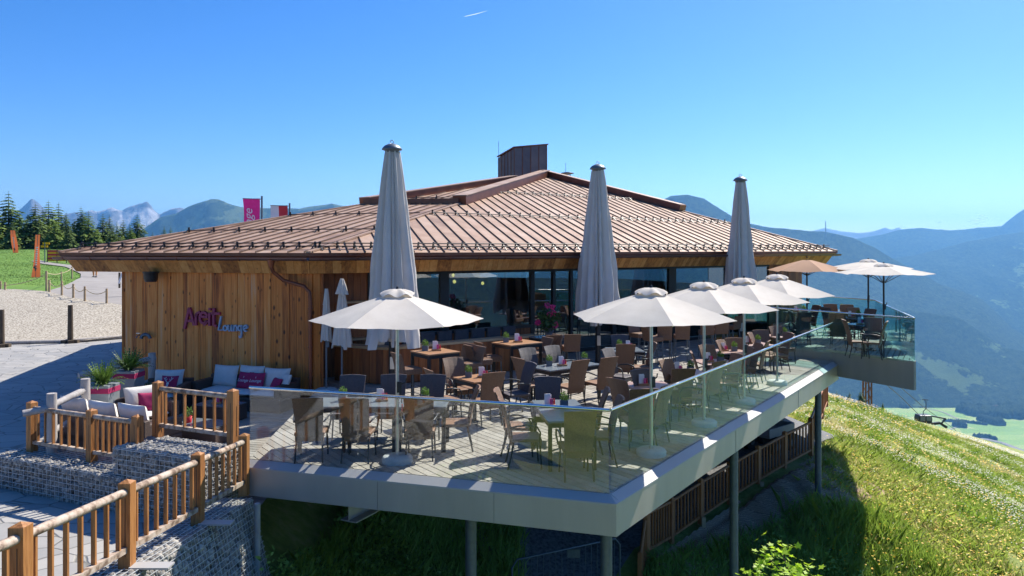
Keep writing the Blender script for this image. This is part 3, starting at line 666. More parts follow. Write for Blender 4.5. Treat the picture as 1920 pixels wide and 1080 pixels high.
# vent box on the roof
vb = MB()
va, vr, vl = Vector((.12,40.6,0)), Vector((1.95,41.9,0)), Vector((-.76,41.8,0)); vk = vl+(vr-va)
zt = {0:8.75,1:9.1,2:9.0,3:8.38}; base = 6.6
cs = [va, vr, vk, vl]
for i in range(4):
    p, q = cs[i], cs[(i+1)%4]; n = 4 if i in (0,2) else 5
    for k in range(n):
        a, b = p.lerp(q,k/n), p.lerp(q,(k+1)/n); za = zt[i]+(zt[(i+1)%4]-zt[i])*k/n; zb = zt[i]+(zt[(i+1)%4]-zt[i])*(k+1)/n
        vb.add([a+Vector((0,0,base)), b+Vector((0,0,base)), b+Vector((0,0,zb)), a+Vector((0,0,za))], [(0,1,2,3)], 0, random.random())
        vb.beam(a+Vector((0,0,base)), a+Vector((0,0,za)), .05, .05, 1)
ctr = (va+vk)/2
top = [c_+(c_-ctr)*.07+Vector((0,0,zt[i]+.02)) for i, c_ in enumerate(cs)]
vb.add(top+[p+Vector((0,0,.07)) for p in top], [(3,2,1,0),(4,5,6,7),(0,1,5,4),(1,2,6,5),(2,3,7,6),(3,0,4,7)], 1, .5)
hpart(vb, 'vent_box', [M['copper_old'], M['copper_dark']])
an = MB(); an.tube([(ray(935,41.6),41.5,7.4),(ray(935,41.6),41.5,9.25)], .012, 5); hpart(an, 'lightning_rod', M['black'])
al = MB(); px_ = ray(1064,41); al.lathe([(.02,7.33),(.36,7.42),(.36,7.45),(.12,7.5)], 16, (px_,41,0)); 
for s_ in (-.14,.14): al.tube([(px_+s_*1.4,41,7.0),(px_+s_,41,7.36)], .03, 6)
al.tube([(px_-.1,41,7.4),(px_-.1,41,8.0)], .01, 5); hpart(al, 'roof_antenna', M['steel_col'])
# walls
W0, WB = Vector((-9.83,19.02,0)), Vector((-4.68,17.55,0))
def plank_wall(mb, a, b, z0, z1, wmin=.13, wmax=.21, th=.03, mi=0, tone=lambda u: random.random()):
    d = (b-a); L = d.length; d.normalize(); o = Vector((d.y,-d.x,0)); x = 0
    while x < L-1e-3:
        w_ = min(random.uniform(wmin, wmax), L-x); c_ = a+d*(x+w_/2)+o*(th/2+random.choice((0,0,.012))); 
        mb.box((c_.x,c_.y,(z0+z1)/2), (w_-.006, th, z1-z0), rz=math.atan2(d.y,d.x), mi=mi(x/L) if callable(mi) else mi, tone=tone(x/L)); x += w_
wl = MB(); plank_wall(wl, W0, WB, -.9, 2.74, mi=lambda u: 0 if u < .765 else 1, tone=lambda u: random.random()*.9+.05)
e2 = Vector((.82,.572,0)); plank_wall(wl, WB, WB+e2*.24, -.9, 2.74, mi=1)
wa = hpart(wl, 'plank_wall', [M['wall_wood'], M['wall_wood2']])
back = MB()
FP = lambda s_: Vector((-5.5,18.6,0))+Vector((.8202,.5721,0))*s_
back.box(((W0.x+WB.x)/2+.05,(W0.y+WB.y)/2+.2,.92), ((WB-W0).length,.25,3.64), rz=math.atan2((WB-W0).y,(WB-W0).x))
pk = WB+e2*.24; 
plank_wall(back, pk, FP(-.2), 0, 2.74, mi=1)
for a, b in ((W0, Vector((-13.6,35,0))), (Vector((-13.6,35,0)), Vector((-5.5,50,0)))):
    d = b-a; back.box(((a+b)/2+Vector((0,0,.92))), (d.length,.2,3.64), rz=math.atan2(d.y,d.x))
hpart(back, 'side_wall', [M['wall_wood2'], M['bar_wood']])
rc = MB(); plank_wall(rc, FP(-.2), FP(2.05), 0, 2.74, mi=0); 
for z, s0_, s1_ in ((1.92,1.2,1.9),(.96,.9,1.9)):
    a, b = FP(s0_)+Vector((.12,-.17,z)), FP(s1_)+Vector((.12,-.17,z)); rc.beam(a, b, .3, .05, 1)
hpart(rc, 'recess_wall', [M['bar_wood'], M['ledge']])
# facade: frames, panes, low walls
def ff(px):
    """distance along the facade for a surveyed bearing"""
    k = (px-960)/F; return (k*18.6+5.5)/(.8202-k*.5721)
fo = Vector((.5721,-.8202,0))
fr = MB(); frz = math.atan2(.5721,.8202)
def vpost(px, wd, z0=0, z1=2.7, dd=.12): p = FP(ff(px)); fr.box((p.x,p.y,(z0+z1)/2), (wd,dd,z1-z0), rz=frz)
for px_, wd in ((692,.12),(832,.28),(997,.14),(1037,.10),(1070,.10),(1150,.14),(1259,.36),(1361,.16)): vpost(px_, wd)
END = ff(1440)
for z, h in ((2.66,.14),(2.74,.1)): fr.beam(FP(2.05)+Vector((0,0,z)), FP(END)+Vector((0,0,z)), .14, h)
fr.beam(FP(2.05)+Vector((0,0,.94)), FP(ff(997))+Vector((0,0,.94)), .16, .09); fr.beam(FP(ff(997))+Vector((0,0,.06)), FP(END)+Vector((0,0,.06)), .14, .12)
hpart(fr, 'facade_frame', M['dark_frame'])
lw = MB(); plank_wall(lw, FP(2.05), FP(ff(997)), 0, .9, mi=0); hpart(lw, 'low_wall', [M['bar_wood']])
edges = [692,832,997,1037,1070,1150,1259,1361]
for a, b in zip(edges, edges[1:]+[1440]):
    s0_, s1_ = ff(a)+.1, ff(b)-.08; z0 = .99 if a < 997 else .12; z1 = 2.59
    g = MB(); p = FP((s0_+s1_)/2); g.box((p.x,p.y,(z0+z1)/2), (s1_-s0_,.012,z1-z0), rz=frz); hpart(g, 'window_pane', M['window'])
# end wall of the facade, with a slanted timber corner and the dark doorway
ew = MB(); plank_wall(ew, FP(END), FP(END+2.2), 0.3, 2.74, mi=0); 
hpart(ew, 'end_wall', [M['bar_wood']])
ew2 = MB(); a, b = FP(END+2.2), Vector((10.5,40,0)); plank_wall(ew2, a, b, -3, 2.74, wmin=.5, wmax=.6, mi=0); hpart(ew2, 'end_wall', [M['bar_wood']])
# interior: floor, rear windows
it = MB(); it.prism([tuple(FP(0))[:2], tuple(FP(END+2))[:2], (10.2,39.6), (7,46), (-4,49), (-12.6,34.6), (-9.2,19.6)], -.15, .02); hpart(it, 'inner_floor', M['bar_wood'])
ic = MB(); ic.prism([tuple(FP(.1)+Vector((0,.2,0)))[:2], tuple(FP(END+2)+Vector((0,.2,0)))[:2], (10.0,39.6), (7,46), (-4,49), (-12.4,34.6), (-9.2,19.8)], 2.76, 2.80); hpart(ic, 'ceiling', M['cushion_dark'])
iw = MB()
for k in range(7):
    a = Vector((-12.6,34.6,0)).lerp(Vector((-4,49,0)), k/6); iw.box((a.x,a.y,1.4), (.5,.3,2.7))
hpart(iw, 'inner_pillar', M['bar_wood'])
ir = MB()
for a, b in ((Vector((-12.4,34.4,0)), Vector((-4,48.6,0))), (Vector((-4,48.6,0)), Vector((6.8,45.6,0))), (Vector((6.8,45.6,0)), Vector((10,39.4,0)))): ir.beam(a+Vector((0,0,.7)), b+Vector((0,0,.7)), .15, 1.5)
hpart(ir, 'rear_low_wall', M['bar_wood'])
# right-hand bench block and timber corner beside the raised deck
for i, (px_, y_, z_) in enumerate(((852,528,0),(850,516,0),(905,531,0))):
    g = MB(); Y = 23.5+i*1.2; p = Vector((ray(px_,Y),Y,HC+(HZ-y_)*Y/F)); g.lathe([(.01,-.06),(.045,-.035),(.055,0),(.045,.035),(.01,.06)], 12, p); g.tube([p+Vector((0,0,.08)),(p.x,p.y,2.74)], .006, 4, mi=1)
    m, n, l, pb_ = NM('lamp_glow'); pb_.inputs['Base Color'].default_value = (.9,.5,.15,1); pb_.inputs['Emission Color'].default_value = (1,.5,.12,1); pb_.inputs['Emission Strength'].default_value = 2.5
    o = g.build('pendant_lamp', [m, M['black']]); tag(o, ['small glowing pendant globe seen through the window, lower of the left pair','small glowing pendant globe seen through the window, upper of the left pair','small glowing pendant globe seen through the window right of the pair'][i], 'lamp', 'pendant lamps in the dining room')
# bar counter with ledge
K0, K1, K2 = Vector((-4.40,18.62,0)), Vector((-2.95,18.0,0)), Vector((.72,20.66,0))
bar = thing('bar_counter', 'long angled wooden bar counter with a pale ledge in front of the big windows', 'counter', (K1.x,K1.y,0))
bm1 = MB(); plank_wall(bm1, K0, K1, .02, .86); plank_wall(bm1, K1, K2, .02, .86)
d = (K2-K1).normalized(); bk = Vector((-d.y,d.x,0))*.35; plank_wall(bm1, K2, K2+bk, .02,.86)
o = bm1.build('counter_front', M['bar_wood'], parent=bar); o.location = -bar.location
bl = MB(); bl.beam(K0+Vector((0,.08,.89)), K1+Vector((.03,.08,.89)), .34, .06); bl.beam(K1+bk*.3+Vector((0,0,.891)), K2+bk*.3+Vector((0,0,.891)), .34, .06)
o = bl.build('counter_ledge', M['ledge'], parent=bar); o.location = -bar.location
# seat bench with charcoal cushions behind the counter
bn = thing('window_bench', 'wooden bench with a row of charcoal back cushions under the big window', 'bench', (-1,20.5,0))
bb = MB(); q0 = K1+Vector((-.35,1.02,0)); q1 = K2+Vector((-.55,.95,0)); bb.beam(q0+Vector((0,0,.22)), q1+Vector((0,0,.22)), .5, .42); o = bb.build('seat', M['bar_wood'], parent=bn); o.location = -bn.location
for k in range(8):
    cb = MB(); p = q0.lerp(q1, (k+.5)/8)+Vector((-.05,.12,0)); cb.box((p.x,p.y,.78), (.44,.1,.56), rz=frz+random.uniform(-.03,.03)); o = cb.build('back_cushion', M['cushion_dark'], parent=bn, bev=.03); o.location = -bn.location
# spot lamp, tap and hose bracket on the wall
sp = MB(); p = Vector((-8.9,18.4,2.58)); sp.lathe([(.16,-.02),(.17,.1),(.19,.12),(.19,.15)], 14, p); sp.lathe([(.13,-.1),(.16,-.02)], 14, p); tag(sp.build('wall_speaker', M['black']), 'round black lamp under the eave at the left wall corner', 'lamp')
tp = MB(); p = Vector((-9.35,18.8,1.12)); p = Vector((ray(262,18.75),18.75,3.3-(628-466)*18.75/F)); tp.tube([p, p+Vector((0,-.12,0)), p+Vector((0,-.16,-.05))], .02, 6); tp.box(p+Vector((0,-.08,.05)), (.09,.02,.02)); tag(tp.build('water_tap', M['alu']), 'small steel water tap on the plank wall', 'tap')
hk = MB(); p = Vector((ray(275,18.7),18.7,3.3-(632-466)*18.7/F)); hk.tube([p+Vector((.11*math.cos(a),-.05,.1*math.sin(a)-.03)) for a in np.linspace(0,math.pi,9)], .045, 6); tag(hk.build('hose_bracket', M['steel_col']), 'grey arched hose bracket beside the water tap', 'bracket')
# sign
def strokes(name, sts, wd, m, parent, depth, wallY=18.2):
    mb = MB(); d = (WB-W0).normalized(); o = Vector((d.y,-d.x,0)); rz = math.atan2(d.y,d.x)
    def P(u, v):
        x = 340+u/12; y = 560+v/12; k = (x-960)/F
        # where this bearing meets the wall plane
        t = (k*W0.y-W0.x)/(d.x-k*d.y); q = W0+d*t+o*(.05+depth/2); q.z = HC-(y-HZ)*q.y/F; return q
    Mx = Matrix((d, o, Vector((0,0,1)))).transposed()
    for st in sts:
        w_ = wd*(18.2/F/12); pts = [P(*p) for p in st]
        L = []; n = len(pts)
        for i, p in enumerate(pts):
            t_ = (pts[min(i+1,n-1)]-pts[max(i-1,0)]).normalized(); nn = t_.cross(o).normalized()
            L.append((p+nn*w_/2, p-nn*w_/2))
        vs = []
        for a, b in L: vs += [a-o*depth/2, b-o*depth/2, b+o*depth/2, a+o*depth/2]
        fsx = [(4*i+j, 4*i+(j+1)%4, 4*(i+1)+(j+1)%4, 4*(i+1)+j) for i in range(n-1) for j in range(4)]
        mb.add(vs, fsx+[(0,1,2,3),(4*n-4,4*n-3,4*n-2,4*n-1)])
    ob = mb.build(name, m, parent=parent, recalc=True); ob.location = -parent.location; return ob
def arc(cx, cy, rx, ry, a0, a1, n=12): return [(cx+rx*math.cos(R(a)), cy+ry*math.sin(R(a))) for a in np.linspace(a0, a1, n)]
sg = thing('wall_sign', 'plum and pale blue script lettering mounted on the plank wall', 'sign', (-7.6,18.3,1.5))
for nm, st in (('A', [[(128,672),(180,450),(238,205)],[(238,205),(290,380),(345,600)],[(205,500),(320,500)]]), ('r', [[(385,600),(392,330)],[(390,400),(420,320),(480,300)]]),
               ('e', [[(505,400),(640,415)]+arc(560,430,85,120,-10,-330,18)[1:], arc(560,440,85,140,90,20,6)]), ('i', [[(690,610),(690,320)],[(690,255),(700,215)]]), ('t', [[(790,215),(780,590),(850,615)],[(725,330),(925,335)]])):
    strokes('letter_'+nm.lower(), st, 56, M['purple_sign'], sg, .06)
for nm, st in (('l', [[(945,395),(915,560),(885,705),(985,700)]]), ('o', [arc(1040,660,42,55,0,360,16)]), ('u', [[(1110,590),(1105,690),(1130,725),(1165,700),(1185,590)],[(1185,590),(1190,735)]]),
               ('n', [[(1232,735),(1245,595)],[(1243,650),(1275,600),(1305,625),(1300,730)]]), ('g', [arc(1370,660,38,55,0,360,14), [(1412,600),(1405,760),(1395,870),(1365,880),(1355,830)]]),
               ('e', [[(1455,680),(1535,650)]+arc(1495,665,42,65,-25,-300,14)])):
    strokes('letter_'+nm, st, 34, M['blue_sign'], sg, .05)
# ------------------------------------------------------------------ terrace
D1, D2, D3 = Vector((-4.12,11.73,0)), Vector((1.316,10.07,0)), Vector((9.41,21.9,0))
E2_, E3_, E4_, E5_ = Vector((10.57,19.6,0)), Vector((12.88,26.5,0)), Vector((11.98,28.9,0)), Vector((10.5,27.6+1.4,0))
E0_ = Vector((8.26,23.1,0)); EZ = .34
terr_ = thing('terrace', 'wide timber terrace with a grey metal edge carried over the slope on steel posts', 'terrace', (2,16,0))
def tpart(mb, name, m, **k):
    o = mb.build(name, m, parent=terr_, **k); o.location = -terr_.location; return o
MAIN = [D1, D2, D3, E0_, Vector((7.2,27.6,0)), FP(0)+Vector((0,0,0)), WB+Vector((0,.15,0)), Vector((-4.55,17.5,0))]
def boards(poly, u, z, wd=.142, gap=.017, th=.035, mb=None):
    d = Vector(u).to_2d().normalized(); n = (-d.y, d.x); pl = [(p[0],p[1]) for p in poly]
    v = [n[0]*p[0]+n[1]*p[1] for p in pl]; k = min(v)
    while k < max(v):
        q = clip(clip(pl, n, k+wd-gap), (-n[0],-n[1]), -k)
        if len(q) >= 3:
            # cut each run into board lengths
            s_ = [d.x*p[0]+d.y*p[1] for p in q]; a = min(s_)-random.uniform(0,3)
            while a < max(s_):
                q2 = clip(clip(q, (d.x,d.y), a+3.996), (-d.x,-d.y), -a)
                if len(q2) >= 3: mb.prism(q2, z-th, z, tone=random.random())
                a += 4
        k += wd
bd = MB(); boards(MAIN, (-.63,.85), 0, mb=bd); tpart(bd, 'deck_boards', M['deck'])
sbm = MB(); sbm.prism([(p[0],p[1]) for p in MAIN], -.28, -.06); tpart(sbm, 'substructure', M['black'])
EXT = [D3-(D3-E0_).normalized()*0, E2_, E3_, E4_, E5_, FP(END+2.6), FP(END+.3), E0_]
bd2 = MB(); boards(EXT, (.5,.86), EZ, mb=bd2); tpart(bd2, 'raised_deck_boards', M['deck'])
sb2 = MB(); sb2.prism([(p[0],p[1]) for p in EXT], -.3, EZ-.05); tpart(sb2, 'raised_substructure', M['black'])
fcm = MB(); out = .16
def fascia(a, b, zt_, zb, mi=0, fl=True):
    if fl:
        fcm.extr([(-.02,zt_-.012),(.02,zt_-.006),(out,zt_-.085),(out,zt_-.11),(-.02,zt_-.11)], a, b, 1)
        fcm.extr([(out-.03,zb),(out-.004,zb),(out-.004,zt_-.11),(out-.03,zt_-.11)], a, b, 0)
    else: fcm.extr([(0,zb),(.03,zb),(.03,zt_-.0),(0,zt_-.0)], a, b, 0)
fascia(D1, D2, 0, -.52); fascia(D2, D3, 0, -.52)
# close the mitre at the sharp corner
mit = Vector((D2.x,D2.y,0)); d1 = (D2-D1).normalized(); d2 = (D3-D2).normalized(); o1 = Vector((d1.y,-d1.x,0)); o2 = Vector((d2.y,-d2.x,0)); mk_ = mit+(o1+o2)*out/(1+o1.dot(o2))
fcm.add([mit+Vector((0,0,-.005)), mit+o1*out+Vector((0,0,-.085)), mk_+Vector((0,0,-.085)), mit+o2*out+Vector((0,0,-.085))], [(0,1,2),(0,2,3)], 1)
fcm.add([mit+o1*out+Vector((0,0,-.52)), mk_+Vector((0,0,-.52)), mk_+Vector((0,0,-.085)), mit+o1*out+Vector((0,0,-.085))], [(0,1,2,3)], 0)
fcm.add([mk_+Vector((0,0,-.52)), mit+o2*out+Vector((0,0,-.52)), mit+o2*out+Vector((0,0,-.085)), mk_+Vector((0,0,-.085))], [(0,1,2,3)], 0)
fascia(D3, E2_, EZ, -.42, fl=False); fascia(E2_, E3_, EZ, -.42, fl=False); fascia(E3_, E4_, EZ, -.42, fl=False); fascia(E0_, D3, EZ, -.02, fl=False)
jn = MB()
tpart(fcm, 'edge_cladding', [M['fascia_metal'], M['flash']])
for t in (.405,.72): 
    p = D1.lerp(D2, t)+o1*(out-.002); jn.beam(p+Vector((0,0,-.515)), p+Vector((0,0,-.1)), .004, .006)
for t in (.34,.67): 
    p = D2.lerp(D3, t)+o2*(out-.002); jn.beam(p+Vector((0,0,-.515)), p+Vector((0,0,-.1)), .004, .006)
tpart(jn, 'cladding_joint', M['steel_col'])
for (px_, Y, zb) in ((883,11.2,-4.5),(1137,10.7,-6.0),(1376,14.9,-5.9),(1534,20.4,-3.9)):
    cm = MB(); x = ray(px_, Y); zb = tz(x, Y)-.3; cm.lathe([(.085,zb),(.085,-.3)], 14, (x,Y,0)); tpart(cm, 'support_post', M['steel_col'])
ib = MB(); a = Vector((ray(652,12.6),12.2,0)); 
for (dz_, w_, h_) in ((-.52,.2,.015),(-.70,.012,.36),(-.88,.3,.018)):
    ib.beam(Vector((-2.52,11.5,dz_-.02)), Vector((-.1,16.5,dz_-.02)), w_, h_)
tpart(ib, 'steel_beam', M['flash'])
ib = MB(); q0_ = Vector((-2.72,11.25,0)); q1_ = Vector((.0,16.6,0))
# glass balustrades
def balus(name, label, pts, z0, zr, npan, gm='glass'):
    root = thing(name, label, 'balustrade', tuple(pts[0])[:2]+(z0,), group='glass balustrades round the terrace')
    P0 = Vector(root.location); rl = MB(); rr = []
    for p in pts: rr.append(Vector((p.x,p.y,zr))-P0)
    rl.tube(rr, .024, 10); rl.build('handrail', M['rail'], parent=root)
    for (a, b), n in zip(zip(pts[:-1], pts[1:]), npan):
        for k in range(n):
            p = a.lerp(b,k/n); q = a.lerp(b,(k+1)/n); d = (q-p).normalized(); g = MB()
            g.beam(p+d*.008+Vector((0,0,0)), q-d*.008, .017, .1)
            g = MB(); c_ = (p+q)/2; g.box(Vector((c_.x,c_.y,(z0-.04+zr-.015)/2))-P0, ((q-p).length-.012, .017, zr-.015-z0+.04), rz=math.atan2(d.y,d.x)); g.build('glass_pane', M[gm], parent=root)
    return root
balus('glass_balustrade', 'long glass balustrade on the near front edge of the terrace', [D1, D2], 0, 1.12, [3])
balus('glass_balustrade', 'glass balustrade running away along the right edge of the terrace', [D2+Vector((.012,.012,0)), D3], 0, 1.12, [8], 'glass_side')
balus('glass_balustrade', 'glass balustrade round the raised far corner deck', [E0_+(E0_-D3)*.45, E2_, E3_, E4_, Vector((10.5,27.65,0)), Vector((9.6,28.6,0))], EZ, EZ+1.125, [4,4,2,1,1], 'glass_reflect_tint')
# ------------------------------------------------------------------ parasols
def make_parasol(fabric, Rr=1.4, rim=2.2, top=2.62, n=6, polem='alu', base=True, vent=True):
    root = thing('parasol', None, 'parasol', (0,0,0))
    p = MB(); p.tube([(0,0,.05),(0,0,top-.02)], .028, 12); p.build('pole', M[polem], parent=root)
    if base:
        b = MB(); b.lathe([(.245,0),(.25,.06),(.235,.085),(.215,.1),(.03,.102)], 28); o = b.build('base', M['concrete'], parent=root)
        c_ = MB(); c_.lathe([(.04,.1),(.04,.14)], 12); c_.build('base_sleeve', M[polem], parent=o)
    k = MB(); k.box((.03,0,1.16), (.075,.06,.17)); k.tube([(.06,0,1.2),(.13,0,1.23),(.14,0,1.29)], .011, 6); k.tube([(.05,.02,1.12),(.07,.03,.9)], .008, 5); o = k.build('crank', M['black'], parent=root)
    r_ = MB(); r_.box((.075,.03,.83), (.02,.012,.11)); r_.build('pull_tag', M['red'], parent=o)
    V = MB(); nr, ns = 8, 6; vs = []; idx = {}
    for i in range(nr+1):
        t = .1+.9*i/nr
        for s_ in range(n*ns):
            a0 = 2*math.pi*(s_//ns)/n; a1 = a0+2*math.pi/n; f = (s_%ns)/ns
            q = Vector((math.cos(a0),math.sin(a0),0)).lerp(Vector((math.cos(a1),math.sin(a1),0)), f)*Rr*t
            bow = 4*f*(1-f); z = top-(top-rim)*(t**1.12) - .035*bow*t + .012*bow*t*math.sin(9*f+5*t)
            q *= 1-.055*bow*t*t
            vs.append((q.x,q.y,z))
    m_ = n*ns
    V.add(vs, [(i*m_+j, i*m_+(j+1)%m_, (i+1)*m_+(j+1)%m_, (i+1)*m_+j) for i in range(nr) for j in range(m_)], 0, .5, True)
    cn = V.build('canopy', M[fabric], parent=root)
    # split normals at the ribs
    for e_ in cn.data.edges:
        a, b = e_.vertices; 
        if a % m_ % ns == 0 and b % m_ % ns == 0: e_.use_edge_sharp = True
    if vent:
        v = MB(); vs = []; m2 = n*6
        for i, (rr, z) in enumerate(((.03,.055),(.12,.042),(.21,.008),(.27,-.035))):
            for j in range(m2):
                a = 2*math.pi*j/m2; w_ = math.cos(a*n) * (.03 if i == 3 else .01*i); vs.append((math.cos(a)*rr*(1+w_), math.sin(a)*rr*(1+w_), top+z+ (w_*.9 if i else 0)))
        v.add(vs, [(i*m2+j, i*m2+(j+1)%m2, (i+1)*m2+(j+1)%m2, (i+1)*m2+j) for i in range(3) for j in range(m2)], 0, .5, True); v.add(vs[:m2], [tuple(range(m2))]); v.build('vent_cap', M[fabric], parent=root)
    f_ = MB(); f_.lathe([(.02,top+.04),(.024,top+.075),(.01,top+.095)], 10); f_.build('finial', M['black'], parent=root)
    for i in range(n):
        a = 2*math.pi*i/n; r_ = MB(); e_ = Vector((math.cos(a),math.sin(a),0))
        r_.beam(e_*.05+Vector((0,0,top-.05)), e_*(Rr*.97)+Vector((0,0,rim-.005)), .018, .02); r_.beam(e_*.04+Vector((0,0,top-.55)), e_*(Rr*.5)+Vector((0,0,(top+rim)/2-.03)), .014, .016); r_.build('rib', M[polem], parent=root)
    return root
pf = []; par = make_parasol('canvas')
A3 = Vector((ray(745,11.55),11.55,0)); B3 = Vector((ray(1221,11.95),11.95,0))
C3 = Vector((ray(1320,13.95),13.95,0)); D3_ = Vector((ray(1395,15.95),15.95,0)); E3p = Vector((ray(1457,18.1),18.1,0))
for p, rz, lb in ((A3,8,'open cream parasol standing alone at the left front of the terrace'),(B3,33,'open cream parasol nearest the camera in the row on the right edge'),(C3,31,'second open cream parasol from the camera along the right edge'),(D3_,27,'third open cream parasol from the camera along the right edge'),(E3p,22,'fourth open cream parasol from the camera, beside the raised deck')):
    place(par, pf, p, R(rz), lb, 'cream parasols over the terrace', scale=(.96,.96,1) if rz == 8 else None)
pf2 = []; par2 = make_parasol('canvas', Rr=1.42, rim=2.2, top=2.45, polem='black')
place(par2, pf2, (11.5,23.1,EZ), R(25), 'open white parasol on a black pole, foremost on the raised deck', 'parasols on the raised deck')
place(par2, pf2, (ray(1628,25.0),25.0,EZ+.1), R(50), 'open white parasol partly hidden behind another white one on the raised deck', 'parasols on the raised deck')
pf3 = []; par3 = make_parasol('canvas_brown', Rr=1.3, rim=2.22, top=2.6, polem='black', vent=False)
place(par3, pf3, (ray(1513,25.4),25.4,EZ), R(30), 'open tan brown parasol on the raised deck beside the roof corner')
def folded(rt, rb, z0, z1, n=12, amp=.25, hem=.12, seed=0, bag=0, name='canopy', nz_=26, m_=72, irregular=False):
    if irregular: m_ = 132; nz_ = 40; amp = .34
    rd = random.Random(seed); ph = [rd.uniform(-.3,.3) for _ in range(n)]; am = [rd.uniform(.6,1.3) for _ in range(n)]; hm = [rd.uniform(0,1) for _ in range(n)]
    mb = MB(); vs = []
    for i in range(nz_+1):
        t = i/nz_; r_ = rt+(rb-rt)*(t**.9)
        for j in range(m_):
            a = 2*math.pi*j/m_; jj = j+(3.2*math.sin(a*2+seed)+2.4*math.sin(a*5+seed*2)+1.5*math.sin(t*4+a*3) if irregular else 0); k = (jj*n/m_)%n; s_ = k-int(k); ki = int(k)
            fold = (1-abs(2*s_-1))**.8*am[ki]; rr = r_*(1-amp+amp*fold*1.1+.03*math.sin(5*t+ki*2.1)+(.05*math.sin(11*t+ki*1.3)*t+.035*math.sin(23*t+a*4)*t if irregular else 0))
            a2 = a+ph[ki]*.12*t+ .08*math.sin(ki*1.7+t*3)*t
            z = z1-(z1-z0+hem*hm[ki]*(1 if fold>.3 else .4))*t
            vs.append((math.cos(a2)*rr, math.sin(a2)*rr, z))
    mb.add(vs, [(i*m_+j, (i+1)*m_+j, (i+1)*m_+(j+1)%m_, i*m_+(j+1)%m_) for i in range(nz_) for j in range(m_)], 0, .5, True)
    return mb
for i, (px, Y, z1, z0, rb, lb) in enumerate(((735,17.3,5.55,1.35,.66,'tall folded grey parasol nearest the camera, left of the three'),(1121,21.5,5.55,1.45,.635,'tall folded grey parasol in the middle of the three'),(1388,25.2,5.55,1.6,.62,'tall folded grey parasol farthest right, before the roof corner'))):
    X = ray(px, Y); root = thing('folded_parasol', lb, 'parasol', (X,Y,0), group='tall folded parasols')
    folded(.17, rb, z0, z1, seed=i+3, hem=.35, irregular=True).build('canopy', M['canvas_grey'], parent=root)
    f2 = folded(.12, rb*.6, z0-(.02 if i == 0 else .15), z0+1.1, n=7, seed=i+30, hem=.22, amp=.4); f2.build('loose_fold', M['canvas_grey'], parent=root)
    p = MB(); p.lathe([(.075,0),(.075,5.5)], 14); p.box((0,0,.015), (.5,.5,.03)); p.build('pole', M['dark_frame'], parent=root)
    c_ = MB(); c_.lathe([(.16,5.52),(.17,5.57),(.235,5.585),(.225,5.62),(.17,5.68),(.09,5.72),(.02,5.73)], 24); o = c_.build('top_cap', M['steel_col'], parent=root)
    c_ = MB(); c_.tube([(.04*math.cos(a), 0, 5.77+.04*math.sin(a)) for a in np.linspace(0,2*math.pi,12)], .01, 5); c_.build('ring', M['alu'], parent=o)
    s_ = MB(); s_.box((.02,-.085,.66),(.1,.03,.28)); s_.build('switch_box', M['alu'], parent=root)
for i, (px, Y, z1, z0, rb, lb) in enumerate(((612,17.1,2.38,1.22,.13,'small folded cream parasol by the wall, the shorter and left one'),(641,16.9,2.62,1.14,.24,'small folded cream parasol by the wall, the taller and right one'))):
    X = ray(px, Y); root = thing('folded_parasol', lb, 'parasol', (X,Y,0), group='small folded parasols by the wall')
    folded(.06, rb, z0, z1-.28, seed=i+11, n=9, hem=.12).build('canopy', M['canvas'], parent=root)
    folded(.035, rb*.62, z1-.33, z1, seed=i+21, n=8, hem=.05, nz_=8).build('vent_cap', M['canvas'], parent=root)
    p = MB(); p.tube([(0,0,.03),(0,0,z1)], .022, 10); p.box((.03,0,1.1),(.07,.05,.12)); p.build('pole', M['steel_col'], parent=root)
    b = MB(); b.lathe([(.25,0),(.25,.07),(.2,.1),(.03,.102)], 24); b.build('base', M['concrete'], parent=root)
